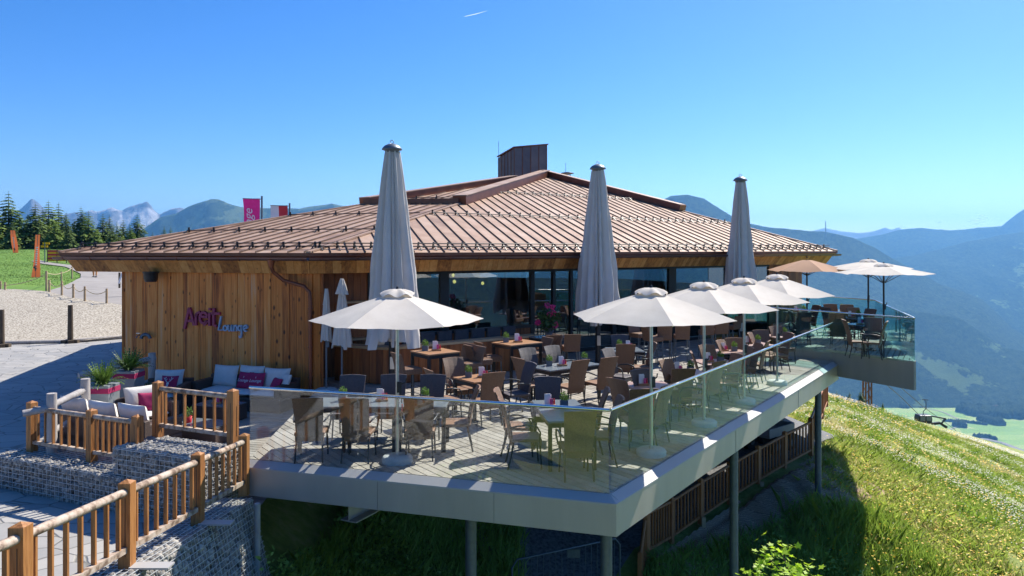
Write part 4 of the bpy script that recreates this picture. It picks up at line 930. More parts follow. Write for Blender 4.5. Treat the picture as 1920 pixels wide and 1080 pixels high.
# ------------------------------------------------------------------ chairs
def shell(mb, pts, th, nx=1):
    """pts: rows of (left, right, curve) -> thin curved panel"""
    pass
def make_chair(wick, arms=True, metal='dark_frame'):
    """faces +Y; origin on the floor under the seat"""
    root = thing('wicker_chair', None, 'chair', (0,0,0))
    s_ = MB(); s_.box((0,.0,.435), (.46,.46,.05)); s_.box((0,.215,.40),(.46,.03,.09)); s_.box((0,-.2,.38),(.44,.03,.12)); s_.build('seat', M[wick], parent=root, bev=.012)
    b = MB(); n = 9; nx = 5; rows = []
    for i in range(n):
        t = i/(n-1); z = .42+.6*t; y = -.2-.03*t-.13*t*t; w_ = .40+.07*t
        rows.append((z, y, w_))
    vs = []
    for sd in (0,1):
        for z, y, w_ in rows:
            for j in range(nx):
                f = j/(nx-1)*2-1; vs.append((f*w_/2, y-.03*(1-f*f)+(.0 if sd else -.028), z+(.012*(1-f*f) if z > 1 else 0)))
    N = n*nx; g = lambda sd,i,j: sd*N+i*nx+j; fc = []
    for i in range(n-1):
        for j in range(nx-1):
            fc += [(g(0,i,j),g(0,i,j+1),g(0,i+1,j+1),g(0,i+1,j)), (g(1,i,j),g(1,i+1,j),g(1,i+1,j+1),g(1,i,j+1))]
        fc += [(g(0,i,0),g(0,i+1,0),g(1,i+1,0),g(1,i,0)), (g(0,i,nx-1),g(1,i,nx-1),g(1,i+1,nx-1),g(0,i+1,nx-1))]
    for j in range(nx-1): fc += [(g(0,n-1,j),g(0,n-1,j+1),g(1,n-1,j+1),g(1,n-1,j)), (g(0,0,j),g(1,0,j),g(1,0,j+1),g(0,0,j+1))]
    b.add(vs, fc, 0, .5, False); bo = b.build('backrest', M[wick], parent=root)
    d = MB(); d.lathe([(.001,0),(.016,.001),(.016,.006)], 8); k = d.build('badge', M['fl_yellow'], parent=bo); k.rotation_euler = (R(-90),0,0); k.location = (0,-.262,.54)
    for sx in (-1,1):
        l_ = MB(); l_.tube([(sx*.2,.2,.41),(sx*.215,.225,0)], .014, 7); l_.build('leg', M[metal], parent=root)
        l_ = MB(); l_.tube([(sx*.19,-.2,.41),(sx*.2,-.22,.25),(sx*.21,-.28,0)], .014, 7); l_.build('leg', M[metal], parent=root)
        if arms:
            a = MB(); a.tube([(sx*.235,.19,.42),(sx*.265,.2,.56),(sx*.27,.15,.65),(sx*.27,.0,.675),(sx*.255,-.14,.66),(sx*.225,-.25,.63)], .014, 7); a.build('armrest', M[metal], parent=root)
    return root
CH = {k: (make_chair(w_, True, m_), []) for k, w_, m_ in (('brown','wicker','dark_frame'),('dark','wicker_dark','dark_frame'))}
CHL = {'brown': 'brown wicker', 'dark': 'dark grey wicker'}
# (chair kind, x px of the top of the back, y px, plan direction it faces, label, [floor height])
def chair(kind, px, py, face, label, z=0.0, grp='wicker chairs on the terrace'):
    zt = 1.01+z; Y = F*(HC-zt)/(py-HZ); back = Vector((ray(px,Y),Y,z)); a = R(face); off = Vector((math.cos(a),math.sin(a),0))*.34
    p, fl = CH[kind]; o = place(p, fl, back+off, a-math.pi/2, CHL[kind]+' '+label, grp)
    return o
def chair_at(kind, x, y, face, label, z=0.0, grp='wicker chairs on the terrace'):
    p, fl = CH[kind]; return place(p, fl, (x,y,z), R(face)-math.pi/2, CHL[kind]+' '+label, grp)
# front left long table
chair_at('dark', -2.87, 13.05, 268, 'armchair on the far side of the long front table, left')
chair_at('dark', -2.12, 13.1, 272, 'armchair on the far side of the long front table, middle')
chair_at('dark', -1.45, 13.1, 265, 'armchair on the far side of the long front table, right')
chair_at('brown', -3.15, 11.75, 95, 'armchair on the near side of the front table, by the left glass')
chair_at('brown', -2.4, 11.72, 88, 'armchair on the near side of the front table, left of the parasol pole')
chair_at('brown', -1.45, 11.85, 92, 'armchair on the near side of the front table, right of the parasol pole')
chair_at('brown', -.93, 12.3, 185, 'armchair at the right end of the long front table')
# grey table behind the front corner
chair_at('brown', .12, 12.05, 355, 'armchair on the left of the front corner table, farther one')
chair_at('brown', .2, 11.35, 5, 'armchair on the left of the front corner table, nearer one')
chair_at('brown', .93, 10.82, 95, 'armchair at the near end of the front corner table, back to the camera')
chair_at('brown', 1.3, 11.45, 182, 'armchair on the right of the front corner table, by the glass corner')
chair_at('brown', 1.18, 12.15, 178, 'armchair on the right of the front corner table, farther one')
chair_at('dark', .62, 12.85, 268, 'armchair at the far end of the front corner table')
# small brown table by the bar
chair_at('brown', -1.25, 14.25, 28, 'armchair left of the small square table before the bar')
chair_at('brown', -1.05, 15.25, 300, 'armchair behind the small square table before the bar')
chair_at('brown', -.5, 14.05, 118, 'armchair, back to camera, at the small square table')
chair_at('dark', .05, 14.75, 205, 'armchair on the right of the small square table before the bar')
# grey table in the middle
chair_at('brown', .42, 15.75, 35, 'armchair at the left end of the grey table in the middle')
chair_at('brown', 1.2, 15.55, 125, 'armchair with back to camera at the middle grey table, left')
chair_at('brown', 1.85, 15.95, 122, 'armchair with back to camera at the middle grey table, right')
chair_at('dark', .55, 16.75, 305, 'armchair on the far side of the middle grey table, left')
chair_at('dark', 1.15, 17.2, 308, 'armchair on the far side of the middle grey table, right')
# square grey table before the second tall parasol
chair('brown', 1173, 646, 88, 'armchair with back to camera at the table by the middle tall parasol')
chair('dark', 1141, 655, 320, 'armchair left of the table by the middle tall parasol')
chair('dark', 1162, 629, 268, 'armchair behind the table by the middle tall parasol')
chair('brown', 1224, 643, 185, 'armchair right of the table by the middle tall parasol')
# tables along the right edge
chair('brown', 1158, 711, 40, 'armchair left of the first folding table on the right edge')
chair('dark', 1202, 695, 300, 'armchair behind the first folding table on the right edge')
chair('brown', 1250, 722, 140, 'armchair by the glass at the first folding table, right of its pole')
chair('brown', 1206, 730, 100, 'armchair by the glass at the first folding table, left of its pole')
chair('brown', 1250, 676, 315, 'armchair behind the second folding table on the right edge')
chair('brown', 1281, 692, 95, 'armchair with back to camera at the second folding table')
chair('brown', 1330, 690, 165, 'armchair by the glass at the second folding table')
chair('brown', 1300, 661, 350, 'armchair seen side-on left of the third table')
chair('brown', 1326, 648, 295, 'armchair behind the third table on the right edge')
chair('brown', 1347, 678, 130, 'armchair with back to camera at the third table')
chair('brown', 1382, 665, 200, 'armchair by the glass at the third table, right side')
chair('brown', 1352, 639, 320, 'armchair left of the fourth table on the right edge')
chair('brown', 1377, 635, 280, 'armchair behind the fourth table on the right edge')
chair('brown', 1404, 652, 185, 'armchair by the glass at the fourth table, nearer one')
chair('brown', 1420, 645, 185, 'armchair by the glass at the fourth table, farther one')
chair('brown', 1408, 625, 330, 'armchair left of the fifth table on the right edge')
chair('brown', 1427, 620, 275, 'armchair behind the fifth table on the right edge')
chair('brown', 1438, 640, 150, 'armchair by the glass at the fifth table')
chair('brown', 1455, 613, 290, 'armchair behind the last table before the raised deck')
chair('brown', 1478, 625, 190, 'armchair right of the last table before the raised deck')
# raised deck
G2 = 'dark chairs on the raised deck'
chair('brown', 1660, 603, 150, 'armchair at the foremost table of the raised deck, right by the glass', EZ, G2)
chair('brown', 1584, 600, 350, 'armchair at the foremost table of the raised deck, left', EZ, G2)
chair('dark', 1637, 597, 250, 'armchair at the foremost table of the raised deck, behind', EZ, G2)
chair('brown', 1570, 589, 60, 'armchair with back to camera at the second table of the raised deck', EZ, G2)
chair('dark', 1632, 580, 200, 'armchair right of the second table of the raised deck', EZ, G2)
chair('brown', 1600, 578, 280, 'armchair behind the second table of the raised deck', EZ, G2)
chair('dark', 1482, 583, 350, 'armchair near the doorway at the left table of the raised deck', EZ, G2)
chair('dark', 1508, 586, 90, 'armchair with back to camera at the left table of the raised deck', EZ, G2)
chair('dark', 1530, 573, 190, 'armchair right of the left table on the raised deck', EZ, G2)
chair('brown', 1557, 571, 270, 'armchair by the far rail of the raised deck, left', EZ, G2)
chair('brown', 1588, 572, 270, 'armchair by the far rail of the raised deck, right', EZ, G2)
chair('dark', 1548, 577, 20, 'armchair left of the far table of the raised deck', EZ, G2)
# bar stools
def make_stool():
    root = thing('bar_stool', None, 'stool', (0,0,0))
    s_ = MB(); s_.box((0,0,.755), (.42,.42,.13)); s_.build('seat', M['wicker'], parent=root, bev=.02)
    b = MB(); vs = []
    for sd in (0,1):
        for t in (0,.33,.66,1): 
            for f in (-1,1): vs.append((f*(.2+.01*t), -.19-.1*t*t-(0 if sd else .045), .72+.42*t))
    g = lambda sd,i,j: sd*8+i*2+j; fc = []
    for i in range(3): fc += [(g(0,i,0),g(0,i,1),g(0,i+1,1),g(0,i+1,0)),(g(1,i,0),g(1,i+1,0),g(1,i+1,1),g(1,i,1)),(g(0,i,0),g(0,i+1,0),g(1,i+1,0),g(1,i,0)),(g(0,i,1),g(1,i,1),g(1,i+1,1),g(0,i+1,1))]
    fc += [(g(0,3,0),g(0,3,1),g(1,3,1),g(1,3,0))]; b.add(vs, fc); b.build('backrest', M['wicker'], parent=root)
    for sx in (-1,1):
        for sy in (-1,1): l_ = MB(); l_.tube([(sx*.18,sy*.18,.7),(sx*.2,sy*(.2 if sy > 0 else .24),0)], .016, 6); l_.build('leg', M['steel_col'], parent=root)
    f_ = MB(); 
    for z in (.25,.42): 
        q = [(-.19,-.2,z),(.19,-.2,z),(.19,.19,z),(-.19,.19,z),(-.19,-.2,z)]; f_.tube(q, .01, 5)
    f_.build('footrest', M['steel_col'], parent=root); return root
stf = []; st_ = make_stool()
def stool(x, y, face, label): place(st_, stf, (x,y,0), R(face)-math.pi/2, label, 'tall wicker bar stools')
stool(-2.15,15.6,35,'tall wicker stool left of the nearer high table')
stool(-.95,16.35,215,'tall wicker stool right of the nearer high table, front one')
stool(-1.2,16.8,220,'tall wicker stool right of the nearer high table, rear one')
stool(-.72,16.85,30,'tall wicker stool left of the farther high table, front one')
stool(-.5,17.35,30,'tall wicker stool left of the farther high table, rear one')
stool(.62,18.0,215,'tall wicker stool right of the farther high table, front one')
stool(.9,18.6,215,'tall wicker stool right of the farther high table, rear one')
stool(1.0,18.95,100,'tall wicker stool with back to camera by the flowers, left')
stool(1.5,19.1,95,'tall wicker stool with back to camera by the flowers, right')
stool(3.75,22.0,300,'tall wicker stool before the dark windows, farthest left')
stool(4.0,21.1,20,'tall wicker stool before the dark windows, turned sideways')
stool(4.35,21.4,85,'pair of tall stools before the dark windows, the left stool')
stool(4.9,21.6,85,'pair of tall stools before the dark windows, the right stool')
stool(5.9,22.7,85,'tall wicker stool between the second and third parasol poles')
stool(6.4,23.0,90,'tall wicker stool beyond the third parasol pole')
stool(7.1,24.2,130,'tall wicker stool farthest right before the windows')
# tables
def make_table(kind, L=.8, Wd=.8, h=.75, legs4=False, top='table_rose', fr='dark_frame'):
    root = thing('table', None, 'table', (0,0,0))
    t = MB(); t.box((0,0,h-.016), (L,Wd,.032)); t.build('table_top', M[top], parent=root, bev=.006)
    if legs4:
        a = MB(); 
        for sy in (-1,1): a.box((0,sy*(Wd/2-.035),h-.07), (L-.08,.03,.07))
        for sx in (-1,1): a.box((sx*(L/2-.035),0,h-.07), (.03,Wd-.1,.07))
        a.build('apron', M[fr], parent=root)
        for sx in (-1,1):
            for sy in (-1,1): l_ = MB(); l_.box((sx*(L/2-.04),sy*(Wd/2-.04),(h-.035)/2), (.055,.055,h-.035)); l_.build('leg', M[fr], parent=root)
    else:
        p = MB(); p.tube([(0,0,.03),(0,0,h-.04)], .035, 10); p.box((0,0,h-.045),(L*.6,.05,.02)); p.build('pedestal', M['black'], parent=root)
        f_ = MB(); f_.box((0,0,.03), (.72,.06,.035)); f_.box((0,0,.031), (.06,.72,.035)); f_.build('foot', M['black'], parent=root)
    return root
def tb(kind, x, y, rz, label, cat='table', **k):
    t = make_table(kind, **k); t.location = (x,y,k.pop('z',0) if 'z' in k else 0); t.rotation_euler = (0,0,R(rz)); t['label'] = label; t['category'] = cat; return t
G4 = dict(legs4=True, top='table_slate')
for i, (x, lb) in enumerate(((-3.08,'left'),(-2.27,'middle'),(-1.46,'right'))): tb('', x, 12.42, 0, 'slate topped front table, %s one of three pushed together' % lb, L=.8, Wd=.75, **G4)
tb('', .8, 11.83, 97.5, 'slate topped rectangular table behind the front glass corner', L=1.55, Wd=.75, **G4)
tb('', -.66, 14.75, 38, 'small square brown table between the front table and the high tables', L=.74, Wd=.74, legs4=True, top='table_wood')
tb('', 1.17, 16.33, 38, 'slate topped rectangular table in the middle of the terrace', L=1.5, Wd=.72, **G4)
tb('', 2.85, 18.9, 5, 'slate topped table beside the pole of the middle tall parasol', L=.85, Wd=.85, **G4)
tb('', -1.65, 16.02, 38, 'nearer high bar table with a brown top', L=.8, Wd=.75, h=1.1, legs4=True, top='table_wood')
tb('', .12, 17.55, 38, 'farther high bar table with a brown top', L=.95, Wd=.75, h=1.1, legs4=True, top='table_wood')
tb('', .98, 20.0, 38, 'dark high table holding the pink geraniums', L=.9, Wd=.6, h=.95, legs4=True, top='table_slate')
ED = []
for px, py, lb in ((1218,722,'first rosy folding table along the right edge, nearest the camera'),(1283,697,'second rosy folding table along the right edge'),(1340,678,'third rosy folding table along the right edge'),(1367,658,'fourth rosy table along the right edge'),(1412,644,'fifth rosy table along the right edge'),(1463,629,'sixth rosy table, last before the raised deck')):
    p = at(px, py, .75); ED.append(p); tb('', p.x, p.y, 10, lb, L=.8, Wd=.8)
RD_ = []
for px, py, lb in ((1621,608,'foremost table of the raised deck'),(1602,595,'second table of the raised deck'),(1500,585,'table near the doorway on the raised deck'),(1572,582,'table by the far rail of the raised deck')):
    p = at(px, py, .75+EZ); RD_.append(p); t = tb('', p.x, p.y, 30, 'pale topped '+lb, L=.8, Wd=.8, top='table_slate'); t.location.z = EZ
# small things on the tables
def make_herb():
    root = thing('potted_herb', None, 'potted plant', (0,0,0))
    p = MB(); 
    for sx, sy, w_, d_ in ((0,.058,.125,.012),(0,-.058,.125,.012),(.058,0,.012,.105),(-.058,0,.012,.105)): p.box((sx,sy,.055),(w_,d_,.11))
    p.box((0,0,.05),(.1,.1,.08)); p.build('pot', M['pot'], parent=root)
    rd = random.Random(5); v = []; f = []
    for k in range(150):
        a = rd.uniform(0,6.28); r_ = rd.uniform(0,.055); z = .09+rd.uniform(.0,.15)*(1-r_*6); c_ = Vector((math.cos(a)*r_, math.sin(a)*r_, z)); d = Vector((math.cos(a+rd.uniform(-1,1)), math.sin(a), rd.uniform(.2,1.2))).normalized()*.035; s_ = d.cross(Vector((rd.uniform(-1,1),rd.uniform(-1,1),.3))).normalized()*.011
        o = len(v); v += [c_, c_+d*.5+s_, c_+d, c_+d*.5-s_]; f.append((o,o+1,o+2,o+3))
    np_obj('foliage', np.array([tuple(q) for q in v]), np.array(f), M['herb'], parent=root)
    return root
def make_caddy():
    root = thing('menu_caddy', None, 'caddy', (0,0,0))
    t = MB(); t.box((0,0,.02),(.2,.12,.035)); t.build('tray', M['table_wood'], parent=root)
    m_ = MB(); m_.box((-.03,0,.12),(.1,.012,.18), M=Matrix.Rotation(.12,3,'Z')); m_.box((-.01,.03,.11),(.1,.012,.16), M=Matrix.Rotation(-.1,3,'Z')); m_.build('menu_card', M['paper'], parent=root)
    m_ = MB(); m_.box((.03,-.03,.085),(.05,.01,.1), M=Matrix.Rotation(.2,3,'Z')); m_.build('drinks_card', M['pink'], parent=root)
    for x in (.055,.085): b = MB(); b.lathe([(.014,.035),(.015,.09),(.008,.11),(.008,.13)], 8, (x,.01,0)); b.build('bottle', M['table_wood'] if x < .07 else M['red'], parent=root)
    return root
hf = []; hb = make_herb(); cf = []; cd_ = make_caddy()
def dress(x, y, z, lb, dx=.12, rz=0, caddy=True, herb=True):
    if herb: place(hb, hf, (x+dx, y, z), rz, 'green herb in a square grey pot on the '+lb, 'potted herbs on the tables')
    if caddy: place(cd_, cf, (x-dx, y-.02, z), rz+.2, 'wooden caddy with white and pink cards on the '+lb, 'menu caddies on the tables')
dress(-2.95,12.5,.75,'left front table',caddy=False); dress(-2.18,12.5,.75,'middle front table',dx=.0,herb=False); dress(-1.5,12.45,.75,'right front table',.05,caddy=False)
dress(.72,12.05,.75,'front corner table',.12); dress(-.72,14.8,.75,'small square table before the bar',-.14)
dress(.95,16.25,.75,'middle slate table, left end',-.14); dress(1.62,16.7,.75,'middle slate table, right end',0,caddy=False)
dress(2.85,19.0,.75,'slate table by the middle tall parasol',-.12)
dress(-1.75,16.1,1.1,'nearer high bar table',-.12); dress(.0,17.55,1.1,'farther high bar table',-.14)
for p, lb in zip(ED, ('first','second','third','fourth','fifth','sixth')): dress(p.x, p.y, .75, lb+' rosy table of the right edge', .13, herb=(lb != 'first'))
for p, lb in zip(RD_, ('foremost table of the raised deck','second table of the raised deck','doorway table of the raised deck','far rail table of the raised deck')): dress(p.x, p.y, .75+EZ, lb, .13)
def leafball(name, parent, c_, r_, n, sz, m, seed=0, flat=1.0, tones=True, droop=0):
    rr = np.random.default_rng(seed); d = rr.normal(size=(n,3)); d /= np.linalg.norm(d, axis=1)[:,None]; rad = rr.random(n)**.45
    C = d*rad[:,None]*np.array([r_[0],r_[1],r_[2]])+np.array(c_)
    out = d+rr.normal(size=(n,3))*.5; out[:,2] -= droop; out /= np.linalg.norm(out, axis=1)[:,None]
    sd = np.cross(out, rr.normal(size=(n,3))); sd /= np.linalg.norm(sd, axis=1)[:,None]
    L = sz*(.6+.8*rr.random(n))[:,None]; V = np.stack([C, C+out*L*.5+sd*L*.3*flat, C+out*L, C+out*L*.5-sd*L*.3*flat], 1).reshape(-1,3)
    return np_obj(name, V, np.arange(4*n).reshape(-1,4), m, parent=parent, tone=rr.random(n) if tones else None)
# geranium
ge = thing('geranium', 'pink flowering geranium in a grey pot in front of the glass doors', 'potted plant', (1.0,20.1,.95))
p = MB(); p.lathe([(.1,0),(.14,.22),(.15,.22)], 14); p.build('pot', M['pot'], parent=ge); leafball('foliage', ge, (0,0,.42), (.28,.28,.3), 420, .09, M['fern_dark'], 3)
for i, (x, z) in enumerate(((-.05,.95),(.08,.9),(.12,.74),(.02,.72),(-.3,.5),(.16,.42),(-.32,.48))): leafball('blossom', ge, (x,-.1,z-.12), (.06,.06,.05), 60, .05, M['fl_pink'], 20+i)
# ------------------------------------------------------------------ lounge corner
LF = -.36
lf = MB(); LP = [(-9.0,13.75),(-5.9,12.55),(-4.45,11.95),(-4.3,13.0),(-4.5,17.5),(-9.75,18.9)]
boards(LP, (.97,-.25), LF, mb=lf); o = lf.build('lounge_deck', M['deck']); tag(o, 'lower timber lounge floor left of the terrace', 'deck')
wdir = (WB-W0).normalized(); wrz = math.atan2(wdir.y, wdir.x)
def sofa(name, label, x, y, rz, L, cat, n, backs=True, D=.85, arm=.16, cush='cushion'):
    root = thing(name, label, cat, (x,y,LF), rz)
    b = MB(); b.box((0,0,.15),(L,D,.3)); b.box((0,D/2-.07,.42),(L,.14,.5)); b.build('frame', M['wicker_sofa'], parent=root, bev=.02)
    for sx in (-1,1): a = MB(); a.box((sx*(L/2-arm/2),-.02,.45),(arm,D-.04,.3)); a.build('armrest', M['wicker_sofa'], parent=root, bev=.02)
    w_ = (L-2*arm)/n
    for k in range(n):
        cx = -L/2+arm+w_*(k+.5); c_ = pillow(w_*.98, D-.2, .15); c_.parent = root; c_.location = (cx,-.07,.37); c_.name = 'seat_cushion'
        if backs: c_ = pillow(w_*1.0, .5, .2, puff=1.3); c_.parent = root; c_.location = (cx+random.uniform(-.02,.02), D/2-.25, .64+random.uniform(0,.05)); c_.rotation_euler = (R(76),0,R(random.uniform(-5,5))); c_.name = 'back_cushion'
    return root
def pillow(wx, wy, th, m='cushion', puff=1.0, name='cushion', seed=None):
    n = 14; rd = random.Random(seed or random.random()); vs = []; p1, p2 = rd.uniform(0,6), rd.uniform(0,6)
    for sd in (1,-1):
        for i in range(n+1):
            for j in range(n+1):
                u = i/n*2-1; v = j/n*2-1; e_ = max(0,(1-u**4)*(1-v**4))**.5
                x = u*wx/2*(1-.05*(1-v*v)*puff); y = v*wy/2*(1-.05*(1-u*u)*puff)
                vs.append((x, y, sd*th/2*e_*(1+.08*math.sin(4*u+p1)*math.cos(3*v+p2))))
    N = (n+1)**2; g = lambda s_,i,j: s_*N+i*(n+1)+j; fc = []
    for i in range(n):
        for j in range(n): fc += [(g(0,i,j),g(0,i+1,j),g(0,i+1,j+1),g(0,i,j+1)), (g(1,i,j),g(1,i,j+1),g(1,i+1,j+1),g(1,i+1,j))]
    mb = MB(); mb.add(vs, fc, 0, .5, True); return mb.build(name, M[m])
sx_, sy_ = Vector((ray(455,17.2),17.2,0)).xy
so1 = sofa('rattan_sofa', 'long rattan sofa with pale cushions against the plank wall', -6.15, 17.25, wrz, 2.35, 'sofa', 3)
so2 = sofa('rattan_armchair', 'rattan armchair with a stag cushion beside the wall sofa', -7.85, 16.9, wrz+.35, 1.0, 'armchair', 1)
so3 = sofa('rattan_armchair', 'rattan armchair with a bright pink cushion beside the zinc planters', -7.35, 14.95, wrz+1.15, 1.0, 'armchair', 1)
so4 = sofa('rattan_sofa', 'rattan sofa seen from behind along the orange railing', -7.35, 13.75, R(-22)+math.pi, 2.5, 'sofa', 3)
so5 = None
def throw(x, y, z, rx, rz, label, art=None, m='magenta', s_=.4):
    root = pillow(s_, s_, .13, m, puff=1.6, name='throw_cushion'); root.location = (x,y,z); root.rotation_euler = (R(rx),0,rz); tag(root, label, 'cushion', 'scatter cushions on the sofas')
    if art == 'text':
        for tx, ty, sz in (('Lounge',-.04,.1),('t',.05,.07)):
            text_mesh(tx, sz, M['paper'], root, (0,ty,.07), (0,0,0))
    if art == 'stag':
        g = MB(); g.tube([(0,-.12,.07),(0,-.02,.073)], .022, 6); g.tube([(0,-.02,.07),(0,.02,.07)], .03, 6)
        for sx in (-1,1):
            g.tube([(0,.02,.07),(sx*.05,.06,.07),(sx*.08,.1,.068),(sx*.06,.15,.06)], .007, 5); g.tube([(sx*.05,.06,.07),(sx*.03,.11,.068)], .006, 5); g.tube([(sx*.08,.1,.068),(sx*.11,.13,.06)], .006, 5)
        g.build('stag_motif', M['paper'], parent=root)
    return root
def onwall(u, back=.5): 
    p = W0+wdir*u; n_ = Vector((wdir.y,-wdir.x,0)); return p+n_*back
for u, lb in ((4.02,'magenta scatter cushion with pale lettering on the wall sofa, left of the pair'),(4.33,'magenta scatter cushion with pale lettering on the wall sofa, right of the pair')):
    p = onwall(u, .72); throw(p.x, p.y, LF+.62, 70, wrz+(.1 if u > 4.2 else -.1), lb, 'text')
p = onwall(4.85,.75); throw(p.x, p.y, LF+.56, 60, wrz-.5, 'small magenta scatter cushion near the right arm of the wall sofa', s_=.34)
p = onwall(5.05,.68); throw(p.x, p.y, LF+.62, 68, wrz-.6, 'cream scatter cushion leaning on the right arm of the wall sofa', m='cushion')
throw(-7.68, 16.72, LF+.62, 68, wrz+.2, 'magenta scatter cushion with a white stag head', 'stag')
throw(-7.25, 14.9, LF+.6, 66, wrz+.75, 'bright pink scatter cushion on the armchair by the planters')
for i, (x, y) in enumerate(((-6.25,15.95),(-5.85,14.2))):
    t = thing('coffee_table', ('glass topped rattan coffee table before the wall sofa','low rattan coffee table behind the taller railing')[i], 'coffee table', (x,y,LF), wrz)
    b = MB(); b.box((0,0,.17),(.95,.6,.33)); b.build('frame', M['wicker_sofa'], parent=t, bev=.015); g = MB(); g.box((0,0,.345),(.93,.58,.012)); g.build('glass_top', M['table_slate'], parent=t)
dress(-6.2,15.95,LF+.352,'glass coffee table',.1)
rp = thing('potted_herb', 'small herb in a red pot on the low coffee table', 'potted plant', (-6.15,14.2,LF+.352)); p = MB(); p.lathe([(.05,0),(.065,.12),(.06,.12)], 12); p.build('pot', M['red'], parent=rp); leafball('foliage', rp, (0,0,.18), (.06,.06,.09), 90, .05, M['herb'], 2)
# zinc planters with ferns
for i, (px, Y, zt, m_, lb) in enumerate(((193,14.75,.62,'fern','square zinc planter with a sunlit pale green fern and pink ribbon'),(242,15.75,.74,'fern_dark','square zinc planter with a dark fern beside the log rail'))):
    X = ray(px, Y); root = thing('fern_planter', lb, 'planter', (X,Y,LF)); h = zt-LF; b = MB(); b.box((0,0,h/2),(.44,.44,h)); b.build('planter_box', M['planter'], parent=root, bev=.01)
    r_ = MB(); r_.box((0,0,h-.1),(.455,.455,.1)); r_.build('ribbon', M['magenta'], parent=root)
    rr = random.Random(i); v = []; f = []; tn = []
    for k in range(130):
        a = rr.uniform(0,6.283); L = rr.uniform(.3,.5); up = rr.uniform(.5,2.6); p0 = Vector((math.cos(a)*.06, math.sin(a)*.06, h)); d = Vector((math.cos(a), math.sin(a), up)).normalized(); seg = 8; s_ = Vector((-math.sin(a),math.cos(a),0)); p = p0.copy(); tt = rr.random()
        for q in range(seg):
            w_ = .045*(1-q/seg)+.008; d2 = (d+Vector((0,0,-.16*q*(1.2-up*.5)))).normalized(); p2 = p+d2*L/seg; o = len(v)
            for sg_ in (-1,1):
                o = len(v); v += [p, p+d2*L/seg*.5+s_*sg_*w_+Vector((0,0,.01)), p2]; f.append((o,o+1,o+2)); tn.append(tt)
            p = p2
    np_obj('foliage', np.array([tuple(q) for q in v]), np.array(f), M[m_], parent=root, tone=tn)
fl = thing('flower_trough', 'small tub of orange and white flowers behind the lower railing', 'flowers', (-8.0,13.95,LF-.1)); p = MB(); p.box((0,0,.12),(.9,.3,.24)); p.build('trough', M['planter'], parent=fl)
leafball('foliage', fl, (0,0,.36), (.5,.2,.2), 420, .1, M['fern'], 8); leafball('blossom', fl, (.1,-.1,.42), (.4,.15,.14), 60, .05, M['fl_orange'], 9); leafball('blossom', fl, (-.2,0,.45), (.35,.2,.12), 40, .05, M['paper'], 10)
f2_ = thing('flower_tub', 'small tub of lilac flowers between the dark planter and armchair', 'flowers', (-8.05,16.6,LF)); p = MB(); p.lathe([(.14,0),(.17,.25)], 12); p.build('tub', M['pot'], parent=f2_); leafball('foliage', f2_, (0,0,.4), (.2,.2,.25), 200, .08, M['fern_dark'], 12); leafball('blossom', f2_, (0,0,.45), (.2,.2,.22), 50, .04, M['fl_pink'], 13)
# ------------------------------------------------------------------ fences
def fence(name, label, posts, hp=.82, nb=7, pw=.13, top=.0, botrail=.13, group='orange timber railings', rails='fence_top', dark=False):
    root = thing(name, label, 'fence', tuple(posts[0]), group=group); P0 = Vector(posts[0])
    w_ = M['fence_brown'] if dark else M['fence_wood']
    if dark: rails = 'fence_brown'
    for i, p in enumerate(posts):
        p = Vector(p)-P0; j = min(i, len(posts)-2); d = Vector(posts[j+1])-Vector(posts[j]); rz = math.atan2(d.y,d.x)
        b = MB(); b.box(p+Vector((0,0,hp/2-.04)), (pw,pw,hp+.08-.0), rz=rz, tone=random.random())
        c_ = [p+Matrix.Rotation(rz,3,'Z')@Vector((sx*pw/2,sy*pw/2,hp)) for sx,sy in ((-1,-1),(1,-1),(1,1),(-1,1))]+[p+Vector((0,0,hp+.035))]
        b.add(c_, [(0,1,4),(1,2,4),(2,3,4),(3,0,4)], 0, .6)
        Rz = Matrix.Rotation(rz,3,'Z')
        for sx, sy in ((.12,-1),(1,.1)) if pw > .12 else ():
            b.box(p+Rz@Vector((sx*pw/2 if abs(sx) == 1 else sx*pw, sy*pw/2 if abs(sy) == 1 else sy*pw, hp*.45)), (.006,.006,hp*random.uniform(.5,.8)), rz=rz, mi=1)
        b.build('post', [w_, M['black']], parent=root)
    for i in range(len(posts)-1):
        a, b_ = Vector(posts[i])-P0, Vector(posts[i+1])-P0; d = (b_-a); L = d.length; u = d/L
        r_ = MB(); r_.tube([a+u*pw*.5+Vector((0,0,hp-.1)), b_-u*pw*.5+Vector((0,0,hp-.1))], .042, 10); 
        r_.build('top_rail', M[rails], parent=root)
        r_ = MB(); r_.beam(a+u*pw*.5+Vector((0,0,botrail)), b_-u*pw*.5+Vector((0,0,botrail)), .07, .06); r_.build('bottom_rail', M[rails], parent=root)
        for k in range(nb):
            p = a+u*(pw/2+(L-pw)*(k+.5)/nb); s_ = MB(); s_.box(p+Vector((0,0,(botrail+hp-.1)/2)), (.03,.042,hp-.1-botrail), rz=math.atan2(u.y,u.x), tone=random.random()); s_.build('baluster', w_, parent=root)
    return root
Pa, Pb = Vector((-8.55,13.3,-.27)), Vector((-7.12,12.65,-.27)); Pc = Vector((-6.12,12.2,-.27))
fence('timber_railing', 'lower orange timber railing on the long gabion wall', [Pa, Pb, Pc], nb=7, hp=.83)
Pd, Pe = Vector((-5.95,12.55,.17)), Vector((-4.46,11.93,.15))
fence('timber_railing', 'raised orange timber railing panel between the lounge and the glass', [Pd, Pe], nb=7, hp=.88, botrail=.17)
fence('timber_railing', 'long orange timber railing running down towards the camera', [(-4.12,11.48,-.41),(-4.1,9.74,-.22),(-4.12,7.99,-.04),(-4.1,6.23,.15),(-4.1,4.4,.33)], nb=7, hp=.84)
